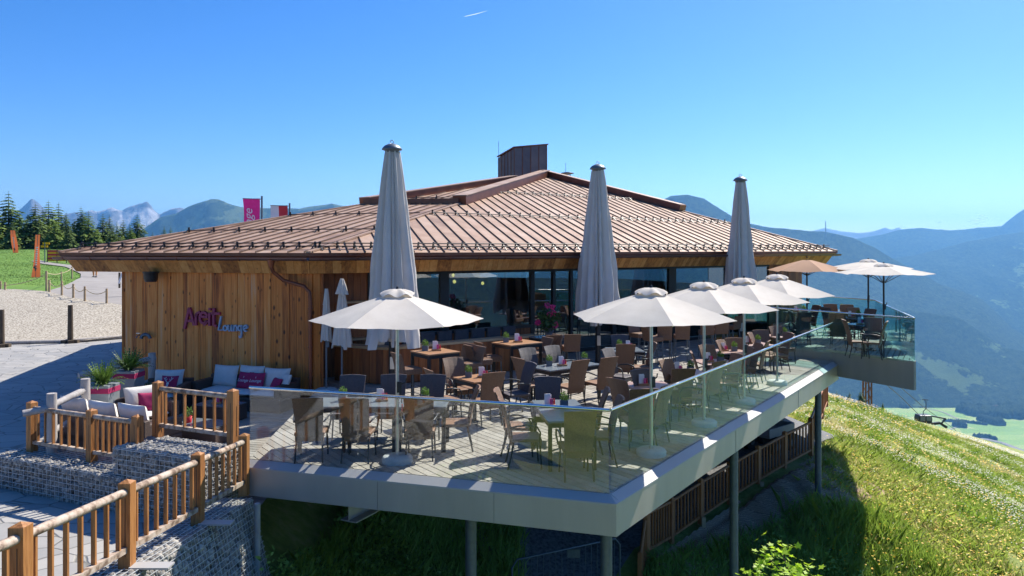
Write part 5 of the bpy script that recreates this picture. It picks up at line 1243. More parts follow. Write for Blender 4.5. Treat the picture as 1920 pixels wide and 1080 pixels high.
LFp = [(3.25,18.0),(4.0,18.75),(4.95,19.6),(6.0,20.6),(7.1,21.55),(8.25,22.6),(9.5,23.7)]
low = [(x, y, {0:-4.1,1:-4.05,2:-3.85,3:-3.68,4:-3.5,5:-3.35,6:-3.2}[i]) for i, (x, y) in enumerate(LFp)]
fence('timber_railing', 'brown timber railing along the path beneath the terrace', low, hp=1.1, nb=8, pw=.11, dark=True, rails='fence_wood')
fence('timber_railing', 'brown timber railing turning back uphill from the lower path corner', [(9.5,23.8,-3.2),(10.6,26.0,-3.15),(11.8,28.4,-3.1),(12.9,30.6,-3.1)], hp=1.1, nb=10, pw=.11, dark=True, rails='fence_wood')
fence('timber_railing', 'brown timber railing in the shade behind the lower path', [(11.2,30.5,-2.9),(9.6,28.9,-2.9),(8.0,27.4,-2.95)], hp=1.05, nb=9, pw=.11, dark=True, rails='fence_wood')
fence('timber_railing', 'short brown handrail going down at the left end of the lower path', [(3.2,17.95,-4.1),(2.95,17.2,-4.7)], hp=1.0, nb=3, pw=.1, dark=True, rails='fence_wood')
for i, (x, y, zz) in enumerate(((4.98,19.4,-4.25),(7.15,21.35,-3.95))):
    b = MB(); b.box((x,y,zz+.2),(.1,.06,.75)); tag(b.build('timber_stake', M['ledge']), ('pale timber stake driven below the lower railing, left one','pale timber stake driven below the lower railing, right one')[i], 'stake', 'stakes below the lower railing')
# grey weathered log rail by the planters
lg = thing('log_railing', 'grey weathered log railing with rope beside the planters', 'fence', (-8.2,13.3,-.5))
def lgp(mb, nm): o = mb.build(nm, M['grey_wood'], parent=lg); o.location = -Vector(lg.location); return o
PL = [(ray(97,13.2),13.2,.74),(ray(160,14.0),14.0,.86),(ray(285,17.3),17.3,.88)]
for x, y, z in PL: b = MB(); b.tube([(x,y,-.8),(x,y,z)], [.095,.08], 10); lgp(b, 'post')
PW = Vector((ray(88,13.1)-.35,12.9,.42)); 
for dz in (-.22,-.68):
    for i in range(1): b = MB(); b.tube([Vector(PL[0])+Vector((0,0,dz)), Vector(PL[1])+Vector((0,0,dz+.02))], .06, 9); lgp(b, 'rail')
b = MB(); b.tube([Vector(PL[0])+Vector((-.35,-.25,-.3)), Vector(PL[0])+Vector((0,0,-.26))], .06, 9); lgp(b, 'rail')
b = MB(); b.tube([Vector(PL[2])+Vector((-1.0,-1.2,-.32)), Vector(PL[2])+Vector((0.05,.05,-.12))], .065, 9); lgp(b, 'rail')
b = MB(); b.tube([Vector(PL[2])+Vector((-.9,-1.1,-.8)), Vector(PL[2])+Vector((0.05,.05,-.65))], .065, 9); lgp(b, 'rail')
# gabions
def gabion(name, label, quads, n, seed, mesh=.1):
    """quads: list of (origin, u, v, normal) faces filled with stones and covered by wire"""
    root = thing(name, label, 'gabion wall', tuple(quads[0][0]), group='stone filled gabion walls'); P0 = Vector(quads[0][0]); rr = np.random.default_rng(seed)
    ico = np.array([(0,0,1),(.894,0,.447),(.276,.851,.447),(-.724,.526,.447),(-.724,-.526,.447),(.276,-.851,.447),(.724,.526,-.447),(-.276,.851,-.447),(-.894,0,-.447),(-.276,-.851,-.447),(.724,-.526,-.447),(0,0,-1)])
    icf = np.array([(0,1,2),(0,2,3),(0,3,4),(0,4,5),(0,5,1),(1,6,2),(2,7,3),(3,8,4),(4,9,5),(5,10,1),(6,7,2),(7,8,3),(8,9,4),(9,10,5),(10,6,1),(11,7,6),(11,8,7),(11,9,8),(11,10,9),(11,6,10)])
    Vs = []; Fs = []; T = []; core = MB(); wr = MB(); o = 0
    tot = sum(u.length*v.length for _, u, v, _ in quads)
    for p, u, v, n_ in quads:
        k = int(n*u.length*v.length/tot); p_ = p-P0
        core.add([p_-n_*.1, p_+u-n_*.1, p_+u+v-n_*.1, p_+v-n_*.1], [(0,1,2,3)])
        for _ in range(k):
            a, b = rr.random(2); c_ = np.array(p_+u*float(a)+v*float(b)-n_*float(.02+.07*rr.random())); s_ = rr.uniform(.026,.052)*np.array([1,1,1])*rr.uniform(.7,1.3,3)
            q = ico*(1+rr.uniform(-.18,.18,(12,1)))*s_; A = np.linalg.qr(rr.normal(size=(3,3)))[0]; Vs.append(q@A+c_); Fs.append(icf+o); o += 12; T += [rr.random()]*20
        x = 0
        while x <= u.length: q = p_+u*(x/u.length)+n_*.015; wr.beam(q, q+v, .0035, .0035); x += mesh
        x = 0
        while x <= v.length: q = p_+v*(x/v.length)+n_*.018; wr.beam(q, q+u, .0055, .0055); x += mesh*.8
    np_obj('stones', np.concatenate(Vs), np.concatenate(Fs), M['stone'], parent=root, tone=T); core.build('core', M['stone_core'], parent=root); wr.build('wire_basket', M['wire'], parent=root)
def gbox(p0, p1, depth, z0, z1, top=True, ends=True):
    p0, p1 = Vector(p0), Vector(p1); d = (p1-p0); d.z = 0; u = d; nn = Vector((d.y,-d.x,0)).normalized(); h = Vector((0,0,z1-z0)); q = []
    a = Vector((p0.x,p0.y,z0)); q.append((a, u, h, nn))
    if top: q.append((Vector((p0.x,p0.y,z1)), u, -nn*depth, Vector((0,0,1))))
    if ends: q.append((a, -nn*depth, h, -u.normalized())); q.append((Vector((p1.x,p1.y,z0)), -nn*depth, h, u.normalized()))
    return q
fd = (Pc-Pa).normalized(); fn = Vector((fd.y,-fd.x,0)).normalized()
gabion('gabion_wall', 'long low gabion wall under the lower railing', gbox(Pa-fd*.35+fn*.42, Pc+fd*.12+fn*.42, .95, -.88, -.32), 6500, 1)
fd2 = (Pe-Pd).normalized(); fn2 = Vector((fd2.y,-fd2.x,0)).normalized()
gabion('gabion_wall', 'tall gabion block under the raised railing panel', gbox(Pd-fd2*.12+fn2*.75, Pe+fd2*.1+fn2*.75, .85, -1.0, .12), 7000, 2)
# retaining gabion down the ramp: outer face leans over the slope
GQ = []
rp_ = [(-3.95,11.35,-.5),(-3.93,9.7,-.3),(-3.95,8.0,-.12),(-3.93,6.2,.07),(-3.93,4.4,.25)]
for a, b in zip(rp_[:-1], rp_[1:]):
    a, b = Vector(b), Vector(a); lean = Vector((.32,0,-1.35)); nn = (b-a).cross(lean).normalized(); nn = nn if nn.x > 0 else -nn
    GQ.append((a+lean, (b-a), -lean, nn)); GQ.append((a, (b-a), Vector((-.5,0,0)), Vector((0,0,1))))
gabion('gabion_wall', 'sloping gabion retaining wall below the long railing', GQ, 12500, 3)
for i, (x, y, z) in enumerate(((-3.85,9.72,-.27),(-3.85,7.98,-.09))): b = MB(); b.box((x,y,z),(.42,.16,.02)); tag(b.build('post_plate', M['flash']), ('pale steel foot plate of the second railing post','pale steel foot plate of the third railing post')[i], 'plate', 'railing foot plates')
bp_ = MB(); bp_.tube([(-3.72,10.9,-2.6),(-3.72,10.9,-.42)], .045, 9); tag(bp_.build('fence_stake', M['grey_wood']), 'thin grey stake under the left end of the terrace', 'stake')
# netting on the bank below the lower railing
def netting():
    nu, nv = 70, 22; V = []
    for j in range(nv+1):
        for i in range(nu+1):
            t = i/nu*6; k = min(5,int(t)); p = Vector(low[k]).lerp(Vector(low[k+1]), t-k); d = Vector((.74,-.67,0)); s_ = j/nv*2.3; q = p+d*(.12+s_); 
            zt_ = tz(q.x,q.y)+.12; z = max(zt_, p.z-.1-s_*.62) if s_ > .25 else p.z-.05-s_*.5
            V.append((q.x,q.y,z+.05*math.sin(i*.8+j*.5)*min(1,s_)+.03*math.sin(i*2.1)))
    F_ = [(j*(nu+1)+i, (j+1)*(nu+1)+i, (j+1)*(nu+1)+i+1, j*(nu+1)+i+1) for j in range(nv) for i in range(nu)]
    m, n, l, p = NM('jute_net'); tc = n.new('ShaderNodeTexCoord'); wv = sep(n, 'ShaderNodeTexWave', Scale=15.0, Distortion=7.0, Detail=4); wv.bands_direction = 'Z'; wv.inputs['Detail Scale'].default_value = .6; l.new(tc.outputs['Object'], wv.inputs[0])
    cr = n.new('ShaderNodeValToRGB'); e = cr.color_ramp.elements; e[0].color = (.22,.15,.095,1); e[1].color = (.46,.33,.22,1); l.new(wv.outputs['Fac'], cr.inputs[0]); l.new(cr.outputs[0], p.inputs['Base Color']); p.inputs['Roughness'].default_value = .95
    bp = sep(n, 'ShaderNodeBump', Strength=.25, Distance=.03); l.new(wv.outputs['Fac'], bp.inputs['Height']); l.new(bp.outputs[0], p.inputs['Normal'])
    o = np_obj('erosion_netting', V, F_, m, smooth=True); tag(o, 'brown erosion netting draped over the bank below the lower railing', 'netting')
netting()
# crowd barrier under the deck
cb_ = thing('crowd_barrier', 'grey steel crowd barrier standing on the dark gravel under the terrace', 'barrier', (1.2,15.9,-4.5)); 
p0 = Vector((ray(960,15.2),15.2,0)); p1 = Vector((ray(1162,16.4),16.4,0)); z0_, z1_ = -4.35, -3.05
def cbp(mb, nm): o = mb.build(nm, M['steel_col'], parent=cb_); o.location = -Vector(cb_.location)
d = (p1-p0).normalized(); f_ = MB(); f_.tube([p0+Vector((0,0,z0_)), p0+Vector((0,0,z1_-.15)), p0+d*.12+Vector((0,0,z1_)), p1-d*.12+Vector((0,0,z1_)), p1+Vector((0,0,z1_-.15)), p1+Vector((0,0,z0_)), p0+Vector((0,0,z0_))], .022, 8); cbp(f_, 'frame')
for k in range(1,18): b = MB(); q = p0.lerp(p1,k/18); b.tube([q+Vector((0,0,z0_)), q+Vector((0,0,z1_))], .008, 5); cbp(b, 'bar')
b = MB(); q = p0.lerp(p1,.55); b.box(q+Vector((0,-.02,z1_-.12)),(.28,.02,.18)); cbp(b, 'name_plate')
# small trailer parked on the lower path
tr = thing('cart', 'small grey flatbed cart with a black wheel parked on the lower path', 'cart', (8.35,24.2,-3.25), R(40))
b = MB(); b.box((0,0,.62),(1.5,.9,.08)); b.box((.0,.43,.75),(1.5,.04,.24)); b.box((0,-.43,.75),(1.5,.04,.24)); b.box((.74,0,.75),(.04,.86,.24)); b.build('flatbed', M['flash'], parent=tr, bev=.01)
for sx in (.45,-.4):
    for sy in (-.46,.46):
        t = MB(); t.tube([(0,-.09,0),(0,.09,0)], .3, 22); o = t.build('wheel', M['rubber'], parent=tr); o.location = (sx,sy,.3); h = MB(); h.tube([(0,-.1,0),(0,.1,0)], .12, 14); h.build('hub', M['steel_col'], parent=o)
b = MB(); b.tube([(-.7,0,.5),(-1.3,0,.45),(-1.4,0,1.0)], .03, 7); b.box((-.2,0,.48),(.9,.3,.2)); b.build('drawbar', M['black'], parent=tr)
# rubble at the foot of the right post
rb = MB(); rr = random.Random(4)
for i in range(46):
    x = ray(1540,20.3)+rr.gauss(.25,.3); y = 20.0+rr.gauss(0,.3); rb.box((x,y,tz(x,y)+.05),(rr.uniform(.1,.3),rr.uniform(.08,.2),.05), M=(Matrix.Rotation(rr.uniform(0,3),3,'Z')@Matrix.Rotation(rr.uniform(-.4,.4),3,'X')), tone=rr.random())
tag(rb.build('rubble', M['stone']), kind='stuff')
# ------------------------------------------------------------------ trees
def make_spruce(H, Rb, seed, m, name='spruce', layers=30, per=26, drop=.35):
    rr = np.random.default_rng(seed); root = thing(name, None, 'tree', (0,0,0))
    t = MB(); t.tube([(0,0,-.5),(0,0,H*.5),(0,0,H*.98)], [H*.016,H*.009,.01], 7); t.build('trunk', M['bark'], parent=root)
    V = []; T = []
    for i in range(layers):
        f = i/(layers-1); z = H*(.05+.93*f); r0 = Rb*(1-f)**.85*(.85+.3*rr.random())+.06*H*.1
        for k in range(int(per*(1-f*.55))+3):
            a = rr.uniform(0,6.283); L = r0*rr.uniform(.55,1.12); tn = rr.random(); ns = 4
            for s_ in range(ns):
                q = (s_+.6)/ns; x = math.cos(a)*L*q; y = math.sin(a)*L*q; zz = z-drop*L*q*q+rr.uniform(-.04,.04)*L
                for w_ in range(3):
                    b = a+rr.uniform(-1.1,1.1); ln = L*.36*rr.uniform(.6,1.2); e_ = np.array([math.cos(b),math.sin(b),-rr.uniform(.15,.7)])*ln; sd = np.array([-math.sin(b),math.cos(b),rr.uniform(-.5,.5)])*ln*.34; c_ = np.array([x,y,zz+rr.uniform(-.05,.05)*L])
                    V += [c_-sd, c_+e_, c_+sd]; T.append(np.clip(tn*.6+.4*rr.random(),0,1))
    V = np.array(V); np_obj('crown', V, np.arange(len(V)).reshape(-1,3), m, parent=root, tone=T); return root
protos = [make_spruce(12, 2.9, 1, M['spruce']), make_spruce(12, 3.5, 2, M['spruce']), make_spruce(12, 3.4, 3, M['larch'], name='larch', drop=.2, per=22), make_spruce(12, 2.4, 4, M['spruce'])]
pfl = [[],[],[],[]]
TR = [(-6,392,2,135),(16,360,1,138),(36,398,2,131),(52,402,0,140),(66,381,1,133),(80,392,0,139),(91,376,2,136),(110,380,0,142),(124,398,0,131),(103,410,2,128),(152,388,1,136),(166,396,2,134),(140,412,0,140),(193,400,0,136),(205,402,3,138),(219,416,2,140),(231,411,0,142),(243,418,3,138),(257,402,1,140),(180,425,2,132),(22,415,0,128),(74,420,0,128),(209,430,1,130),(246,428,2,133),(129,425,1,127)]
for i, (px, py, k, Y) in enumerate(TR):
    X = ray(px, Y); zt = HC+(HZ-py)*Y/F; zb = tz(X, Y)-.5; h = zt-zb
    place(protos[k], pfl[k], (X,Y,zb), random.uniform(0,6), None, 'conifers on the left skyline', scale=(h/12*1.3,h/12*1.3,h/12*1.03))
    o = [q for q in COL.objects if q.type == 'EMPTY' and abs(q.location.x-X) < 1e-4 and q.get('category') == 'tree'][0]
    ln = ('dark spruce','dark broad spruce','light green larch','slim dark spruce')[k]
    o['label'] = '%s on the left skyline, %s counted from the left edge' % (ln, ['first','third','fourth','fifth','seventh','ninth','tenth','twelfth','thirteenth','eleventh','sixteenth','seventeenth','fifteenth','nineteenth','twentieth','twenty-second','twenty-third','twenty-fourth','twenty-sixth','eighteenth','third and low','eighth and low','twenty-first','twenty-fifth','fourteenth'][i])
def lone(px, py, pb, Y, k, label, grp):
    X = ray(px, Y); zt = HC+(HZ-py)*Y/F; zb = HC-(pb-HZ)*Y/F; h = zt-zb; o = place(protos[k], pfl[k], (X,Y,zb), random.uniform(0,6), label, grp, scale=(h/12,h/12,h/12))
g_ = 'small spruces beyond the roof on the left'
lone(286,433,500,120,0,'tiny spruce top behind the roof, leftmost of three',g_); lone(308,422,500,110,1,'spruce top behind the roof, middle of three',g_); lone(320,422,500,112,3,'spruce top behind the roof, right of three',g_)
g_ = 'small spruces beyond the meadow crest'
for px, py, pb, Y, k, w_ in ((1548,725,775,84,1,'leftmost'),(1569,731,780,86,0,'second'),(1593,733,790,84,1,'third'),(1614,729,795,80,1,'fourth and largest'),(1655,752,800,86,0,'last, right of the pylon'),(1536,735,775,90,3,'first, half hidden by the post')):
    lone(px,py,pb,Y,k,'young spruce beyond the meadow crest, %s in the row' % w_, g_)
# sapling at the lower edge
sp_ = thing('sapling', 'bright green maple sapling at the lower edge of the picture', 'tree', (3.7,10.2,-5.6))
t = MB(); t.tube([(0,0,-.6),(.05,0,2.5),(.15,.05,4.4)], [.05,.035,.012], 7); rr = random.Random(9); tips = []
for k in range(16):
    z = 3.1+k*.09; a = rr.uniform(0,6.28); L = rr.uniform(.25,.55); e_ = Vector((.1+math.cos(a)*L, math.sin(a)*L, z+.25)); t.tube([(.1,0,z), e_], [.012,.005], 5); tips.append(e_)
t.build('trunk', M['bark'], parent=sp_); V = []; Fc_ = []; T = []
for e_ in tips+[Vector((.15,.05,4.45)),Vector((.1,0,4.3))]:
    for k in range(34):
        c_ = e_+Vector((rr.gauss(0,.11),rr.gauss(0,.11),rr.gauss(-.03,.1))); n_ = Vector((rr.gauss(0,.5),rr.gauss(0,.5),1)).normalized(); x = n_.cross(Vector((rr.gauss(0,1),rr.gauss(0,1),.1))).normalized(); y = n_.cross(x); s_ = rr.uniform(.035,.065); o = len(V)
        star = [(0,-1),(.35,-.35),(1,-.2),(.45,.25),(.55,.9),(0,.55),(-.55,.9),(-.45,.25),(-1,-.2),(-.35,-.35)]
        V += [tuple(c_+x*a*s_+y*b*s_+n_*.15*s_*abs(a)) for a, b in star]; Fc_.append(tuple(range(o,o+10))); T.append(rr.random())
np_obj('crown', V, np.array(Fc_), M['sap'], parent=sp_, tone=T)
# ------------------------------------------------------------------ meadow grass, weeds, flowers
def scatter(name, n, gen, mats, h, w_, seed, kinds, lean=.35, blades=5, spread=.09):
    """tufts of blades on the ground; gen -> (x, y) arrays; kinds(x,y,rng) -> material index, height factor"""
    rr = np.random.default_rng(seed); x, y = gen(n, rr); n = len(x); z = terr(x, y); mi, hf_ = kinds(x, y, rr)
    V = []; MI = []; T = []
    for b in range(blades):
        ox = rr.normal(0,spread,n); oy = rr.normal(0,spread,n); a = rr.uniform(0,6.283,n); L = h*hf_*(.55+.7*rr.random(n)); ln = lean*L*rr.uniform(.2,1.4,n); b2 = rr.uniform(0,6.283,n)
        base = np.stack([x+ox, y+oy, z-.05], -1); sd = np.stack([np.cos(a), np.sin(a), 0*a], -1)*(w_*(.6+.8*rr.random(n)))[:,None]
        mid = base+np.stack([np.cos(b2)*ln*.35, np.sin(b2)*ln*.35, L*.62], -1); tip = base+np.stack([np.cos(b2)*ln, np.sin(b2)*ln, L], -1)
        V.append(np.stack([base-sd, base+sd, mid+sd*.7, tip, mid-sd*.7], 1)); MI.append(mi); T.append(np.clip(rr.random(n),0,1))
    V = np.concatenate(V).reshape(-1,3); MI = np.concatenate(MI); T = np.concatenate(T)
    o = np_obj(name, V, np.arange(len(V)).reshape(-1,5), mats, mi=MI, tone=T); tag(o, kind='stuff'); return o
def wedge(px0, px1, y0, y1):
    def g(n, rr):
        t = rr.random(n); Y = (1/y0+(1/y1-1/y0)*t)**-1 if False else np.sqrt(y0*y0+(y1*y1-y0*y0)*t**1.5); k = (rr.uniform(px0,px1,n)-960)/F; return k*Y, Y
    return g
def pick(g, cond, mult=1):
    def f(n, rr):
        x, y = g(n, rr); m = cond(x, y); return x[m], y[m]
    return f
inlow = lambda x, y: ~tinside([(3.0,18.0),(9.6,23.6),(13.6,30.5),(11,36),(-3,30),(-6,16),(1.6,14.8)], x, y)
mead = lambda x, y: inlow(x, y) & ((x > .40*y) | (x > 10.8)) & (x > -3.2)
def kgrass(x, y, rr):
    d = fbm(x*.35, y*.35, 1.5, o=4); e_ = fbm((x*.8+y*.5)*.22, (y*.3-x*.15)*.22, 7.5, o=4)+rr.normal(0,.05,len(x)); return np.where(e_ > .55, 1, np.where(e_ < .43, 2, 0)), .55+1.0*np.clip((d-.35)*2.5,0,1)*rr.uniform(.5,1.6,len(x))
thin = lambda x, y: mead(x, y) & (fbm(x*.55+3, y*.3, 4.4, o=4) > .39)
scatter('meadow_grass', 130000, pick(wedge(1440,2050,14,82), thin), [M['grass'], M['grass_dry'], M['grass_deep']], .24, .0095, 3, kgrass, blades=5, lean=1.0, spread=.12)
scatter('meadow_grass', 15000, pick(wedge(1440,2050,12,30), thin), [M['grass_deep'], M['grass'], M['grass_deep']], .32, .022, 4, kgrass, blades=5, lean=.8)
def flowers(name, n, m, seed, thr, sc, size, hgt):
    rr = np.random.default_rng(seed); x, y = pick(wedge(1440,2050,14,80), mead)(n, rr); d = fbm((x*.8+y*.4)*sc, (y*.25-x*.1)*sc, seed*.37, o=4); k = d > thr; x, y = x[k], y[k]
    z = terr(x, y)+hgt*(.6+.7*rr.random(len(x))); s_ = size*(.7+.7*rr.random(len(x)))*np.clip(y/40,.7,1.7); a = rr.uniform(0,6.28,len(x)); C = np.stack([x,y,z],-1); V = []
    nx = np.stack([np.cos(a),np.sin(a),rr.uniform(-.4,.4,len(x))],-1)*s_[:,None]; ny = np.stack([-np.sin(a),np.cos(a),rr.uniform(-.4,.4,len(x))],-1)*s_[:,None]
    for q in range(5): V.append(C+nx*math.cos(q*1.257)+ny*math.sin(q*1.257))
    V = np.stack(V,1).reshape(-1,3); tag(np_obj(name, V, np.arange(len(V)).reshape(-1,5), m), kind='stuff')
flowers('white_flowers', 60000, M['fl_white'], 5, .53, .30, .026, .4)
flowers('yellow_flowers', 22000, M['fl_yellow'], 8, .585, .34, .032, .4)
def shrubs():
    rr = np.random.default_rng(77); V = []; T = []; k = 0
    while k < 70:
        Y = rr.uniform(16,62); px = rr.uniform(1500,1960); x = ray(px,Y)
        if not mead(np.array([x]),np.array([Y]))[0]: continue
        k += 1; r_ = rr.uniform(.15,.5); n = int(260*r_/.3); z0 = tz(x,Y); d = rr.normal(size=(n,3)); d /= np.linalg.norm(d,axis=1)[:,None]; C = np.array([x,Y,z0+.1])+d*np.array([r_,r_,r_*.75])*(rr.random(n)**.4)[:,None]; C[:,2] = np.maximum(C[:,2], z0)
        out = d+rr.normal(size=(n,3))*.6; out[:,2] += .4; out /= np.linalg.norm(out,axis=1)[:,None]; sd = np.cross(out, rr.normal(size=(n,3))); sd /= np.linalg.norm(sd,axis=1)[:,None]; L = (.1*rr.uniform(.6,1.4,n))[:,None]
        V.append(np.stack([C, C+out*L*.5+sd*L*.25, C+out*L, C+out*L*.5-sd*L*.25],1).reshape(-1,3)); T.append(np.clip(rr.random(n)*.5+rr.random()*.5,0,1))
    V = np.concatenate(V); tag(np_obj('meadow_herbs', V, np.arange(len(V)).reshape(-1,4), M['grass_deep'], tone=np.concatenate(T)), kind='stuff')
shrubs()
flowers('white_flowers', 6000, M['fl_white'], 15, .3, .3, .02, .4)
flowers('yellow_flowers', 1500, M['fl_yellow'], 18, .3, .3, .02, .44)
# shaded weeds on the bank under the terrace
def weeds(name, n, x0, x1, y0, y1, m, seed, h, size, cond):
    rr = np.random.default_rng(seed); x = rr.uniform(x0,x1,n); y = rr.uniform(y0,y1,n); k = cond(x,y); x, y = x[k], y[k]; n = len(x); z0 = terr(x,y); d = fbm(x*.9, y*.9, 3.3, o=3); hh = h*(.3+1.6*np.clip((d-.3)*2,0,1))
    C = np.stack([x, y, z0+hh*rr.random(n)], -1); a = rr.uniform(0,6.28,n); e_ = np.stack([np.cos(a),np.sin(a),rr.uniform(-.3,.8,n)],-1); e_ /= np.linalg.norm(e_,axis=1)[:,None]; sd = np.cross(e_, rr.normal(size=(n,3))); sd /= np.linalg.norm(sd,axis=1)[:,None]; L = (size*rr.uniform(.6,1.5,n))[:,None]
    V = np.stack([C, C+e_*L*.45+sd*L*.24, C+e_*L, C+e_*L*.45-sd*L*.24],1).reshape(-1,3); tag(np_obj(name, V, np.arange(4*n).reshape(-1,4), m, tone=rr.random(n)), kind='stuff')
under = lambda x, y: (x > -3.6) & ~tinside([(3.0,18.2),(3.3,17.8),(6.5,19.4),(9.9,21.7),(9.9,23.6)], x, y) & ~((x > .2) & (x < 3.2) & (y > 12.5)) & ~tinside([(3.2,18.0),(9.6,23.6),(13.6,30.5),(11,36),(-3,36),(1,18)], x, y)
weeds('bank_weeds', 70000, -3.6, 9.5, 7, 20, M['weed'], 31, .5, .09, under)
weeds('bank_weeds', 20000, -3.4, 1.0, 9, 17, M['fern'], 33, .45, .12, under)
scatter('bank_grass', 26000, lambda n, rr: (lambda x, y: (x[under(x,y)], y[under(x,y)]))(rr.uniform(-3.5,10.5,n), rr.uniform(7,20,n)), [M['weed'], M['grass_deep'], M['weed']], .5, .011, 41, kgrass, blades=5, lean=.5)
def shortgrass():
    def g(n, rr): x = rr.uniform(-80,-24,n); y = rr.uniform(52,110,n); k = ~tinside(GRAV,x,y) & ~tinside(ROAD,x,y) & (x/y > -.78); return x[k], y[k]
    scatter('bank_lawn', 45000, g, [M['fern']], .1, .02, 51, lambda x,y,rr: (np.zeros(len(x),int), np.ones(len(x))), blades=3, lean=.6, spread=.2)
shortgrass()
# ------------------------------------------------------------------ left background: posts, banners, person
def gz(px, Y): return tz(ray(px,Y), Y)
def postat(px, pyt, pyb, Y, r_, label, group, m='grey_wood'):
    X = ray(px,Y); zt = HC+(HZ-pyt)*Y/F; zb = tz(X,Y)-.15; b = MB(); b.tube([(X,Y,zb),(X,Y,zt)], [r_*1.1,r_], 9); o = b.build('bollard_post', M[m]); tag(o, label, 'post', group); return Vector((X,Y,zt))
g_ = 'wooden posts round the gravel yard'
pp = [postat(87,508,545,47,.06,'taller thin post where the ropes meet above the gravel yard',g_,'ledge'),postat(92.5,525,548,46,.06,'thin post just right of the taller rope post',g_,'ledge'),postat(116,527,553,44.5,.06,'thin post on the gravel edge, second along the track rope',g_,'ledge'),postat(137.5,532,559,43.5,.06,'thin post on the gravel edge, third along the track rope',g_,'ledge'),postat(159,537,566,42.5,.06,'thin post on the gravel edge, fourth along the track rope',g_,'ledge'),postat(200,541,572,42,.06,'thin post on the gravel edge closest to the building',g_,'ledge')]
p2_ = [postat(1,527,548,47.5,.06,'thin post at the left edge of the picture beside the lawn',g_,'ledge'),postat(9.5,529,549,47,.06,'thin post near the left edge of the picture beside the lawn',g_,'ledge')]
p3_ = [pp[0],postat(115,509,521,58,.06,'thin post on the lawn slope, nearer of two',g_,'ledge'),postat(135,500,518,62,.06,'thin post on the lawn slope, farther of two',g_,'ledge')]
def rope(a, b, sag, label, dz=.12):
    mb = MB(); mb.tube([a.lerp(b,t)+Vector((0,0,-dz-sag*4*t*(1-t))) for t in np.linspace(0,1,9)], .022, 5); tag(mb.build('rope', M['rope']), label, 'rope', 'ropes between the thin posts')
for i, (a, b) in enumerate(zip(pp[1:-1], pp[2:])): rope(a, b, .25, 'sagging rope along the track, %s span from the left' % ('first','second','third','fourth')[i])
rope(p3_[0], p3_[1], .1, 'rope up the lawn slope, nearer span'); rope(p3_[1], p3_[2], .08, 'rope up the lawn slope, farther span'); rope(p2_[1], pp[0], .15, 'long rope along the foot of the lawn', .2); rope(p2_[0], p2_[1], .02, 'short rope at the left edge of the lawn', .2)
for i, (px, t, b, Y) in enumerate(((3,580,650,31.6),(132,572,643,33.0))):
    root = thing('log_post', ('thick log post with a stone foot at the left edge of the gravel','thick log post with a stone foot in the middle of the gravel edge')[i], 'post', (ray(px,Y),Y,-.87), group='thick log posts'); q = MB(); q.tube([(0,0,0),(0,0,(b-t)*Y/F)], [.12,.1], 10); q.build('log', M['bark'], parent=root); q = MB()
    for a in range(5): q.box((math.cos(a*1.3)*.25,math.sin(a*1.3)*.2,.06),(.22,.18,.16),rz=a)
    q.build('foot_stones', M['bark'], parent=root)
kb = MB(); kb.tube([(-28,31.15,-.8),(-19.6,33.0,-.8),(-15.2,37.2,-.8)], .09, 8); tag(kb.build('kerb_log', M['grey_wood']), 'long grey log lying along the gravel edge', 'log')
def banner(px, pt, pb, Y, label, lean, wpx, curve):
    X = ray(px,Y); zb = HC-(pb-HZ)*Y/F; h = (pb-pt)*Y/F; root = thing('beach_flag', label, 'banner', (X,Y,zb-.3), group='red beach flags'); s_ = Y/F; n = 14
    p = MB(); p.tube([(0,0,-.2),(lean*h*.5,0,h*.5),(lean*h,0,h+.3)], .02, 6); p.build('pole', M['steel_col'], parent=root)
    v = MB(); vs = []
    for i in range(n+1):
        t = i/n; x = lean*h*t; w_ = wpx*s_*(curve(t)); vs += [(x-w_*.5,.05*math.sin(5*t),.3+h*t),(x+w_*.5,.1+.05*math.sin(5*t+1),.3+h*t)]
    v.add(vs, [(2*i,2*i+1,2*i+3,2*i+2) for i in range(n)], 0, .5, True); m_ = mat('banner_red', [(.75,.13,.06),(.8,.24,.07)], .7, transl=.4, scale=1); v.build('flag', m_, parent=root)
    wm = MB()
    for k in range(9):
        t = .3+.05*k; wm.box((lean*h*t+.02*h, -.12, .3+h*t), (.05*h*(1+.35*(k%3)/2)*.8, .01, h*.03))
    wm.build('lettering', M['paper'], parent=root)
    q = MB(); q.tube([(lean*h*.22-.1,-.1,.3+h*.24),(lean*h*.22+.14,-.1,.3+h*.2)], .06, 6); q.tube([(lean*h*.2,-.1,.3+h*.28),(lean*h*.2+.04,-.1,.3+h*.15)], .05, 6); q.build('emblem', M['cushion_dark'], parent=root)
banner(66,440,520,60,'red feather flag standing on the lawn, the nearer and taller one', .06, 12, lambda t: 1.25-.95*t if t < .5 else .78-.45*(t-.5))
banner(29,432,477,95,'red feather flag by the dark trees, the farther one', -.12, 11, lambda t: .7+.3*math.sin(math.pi*min(1,t*1.1)))
bn_ = thing('safety_banner', 'yellow and red striped safety banner stretched beside the track', 'banner', (ray(89,88),88,max(gz(89,88),gz(120,88)))); w_ = 36*88/F
for k in range(6): q = MB(); z = 1.3*(k+.5)/6+.1; q.box((w_/2,0,z),(w_,.04,1.3/6)); q.build('stripe', M['fl_yellow'] if k%2 == 0 else M['red'], parent=bn_)
for x in (0,w_/2,w_): q = MB(); q.tube([(x,0,-.3),(x,0,1.5)], .05, 7); q.build('post', M['bark'], parent=bn_)
ys = thing('trail_sign', 'yellow trail sign on a post beside the striped banner', 'sign', (ray(84,86),86,gz(84,86))); q = MB(); q.tube([(0,0,-.2),(0,0,2.4)], .05, 7); q.build('post', M['steel_col'], parent=ys)
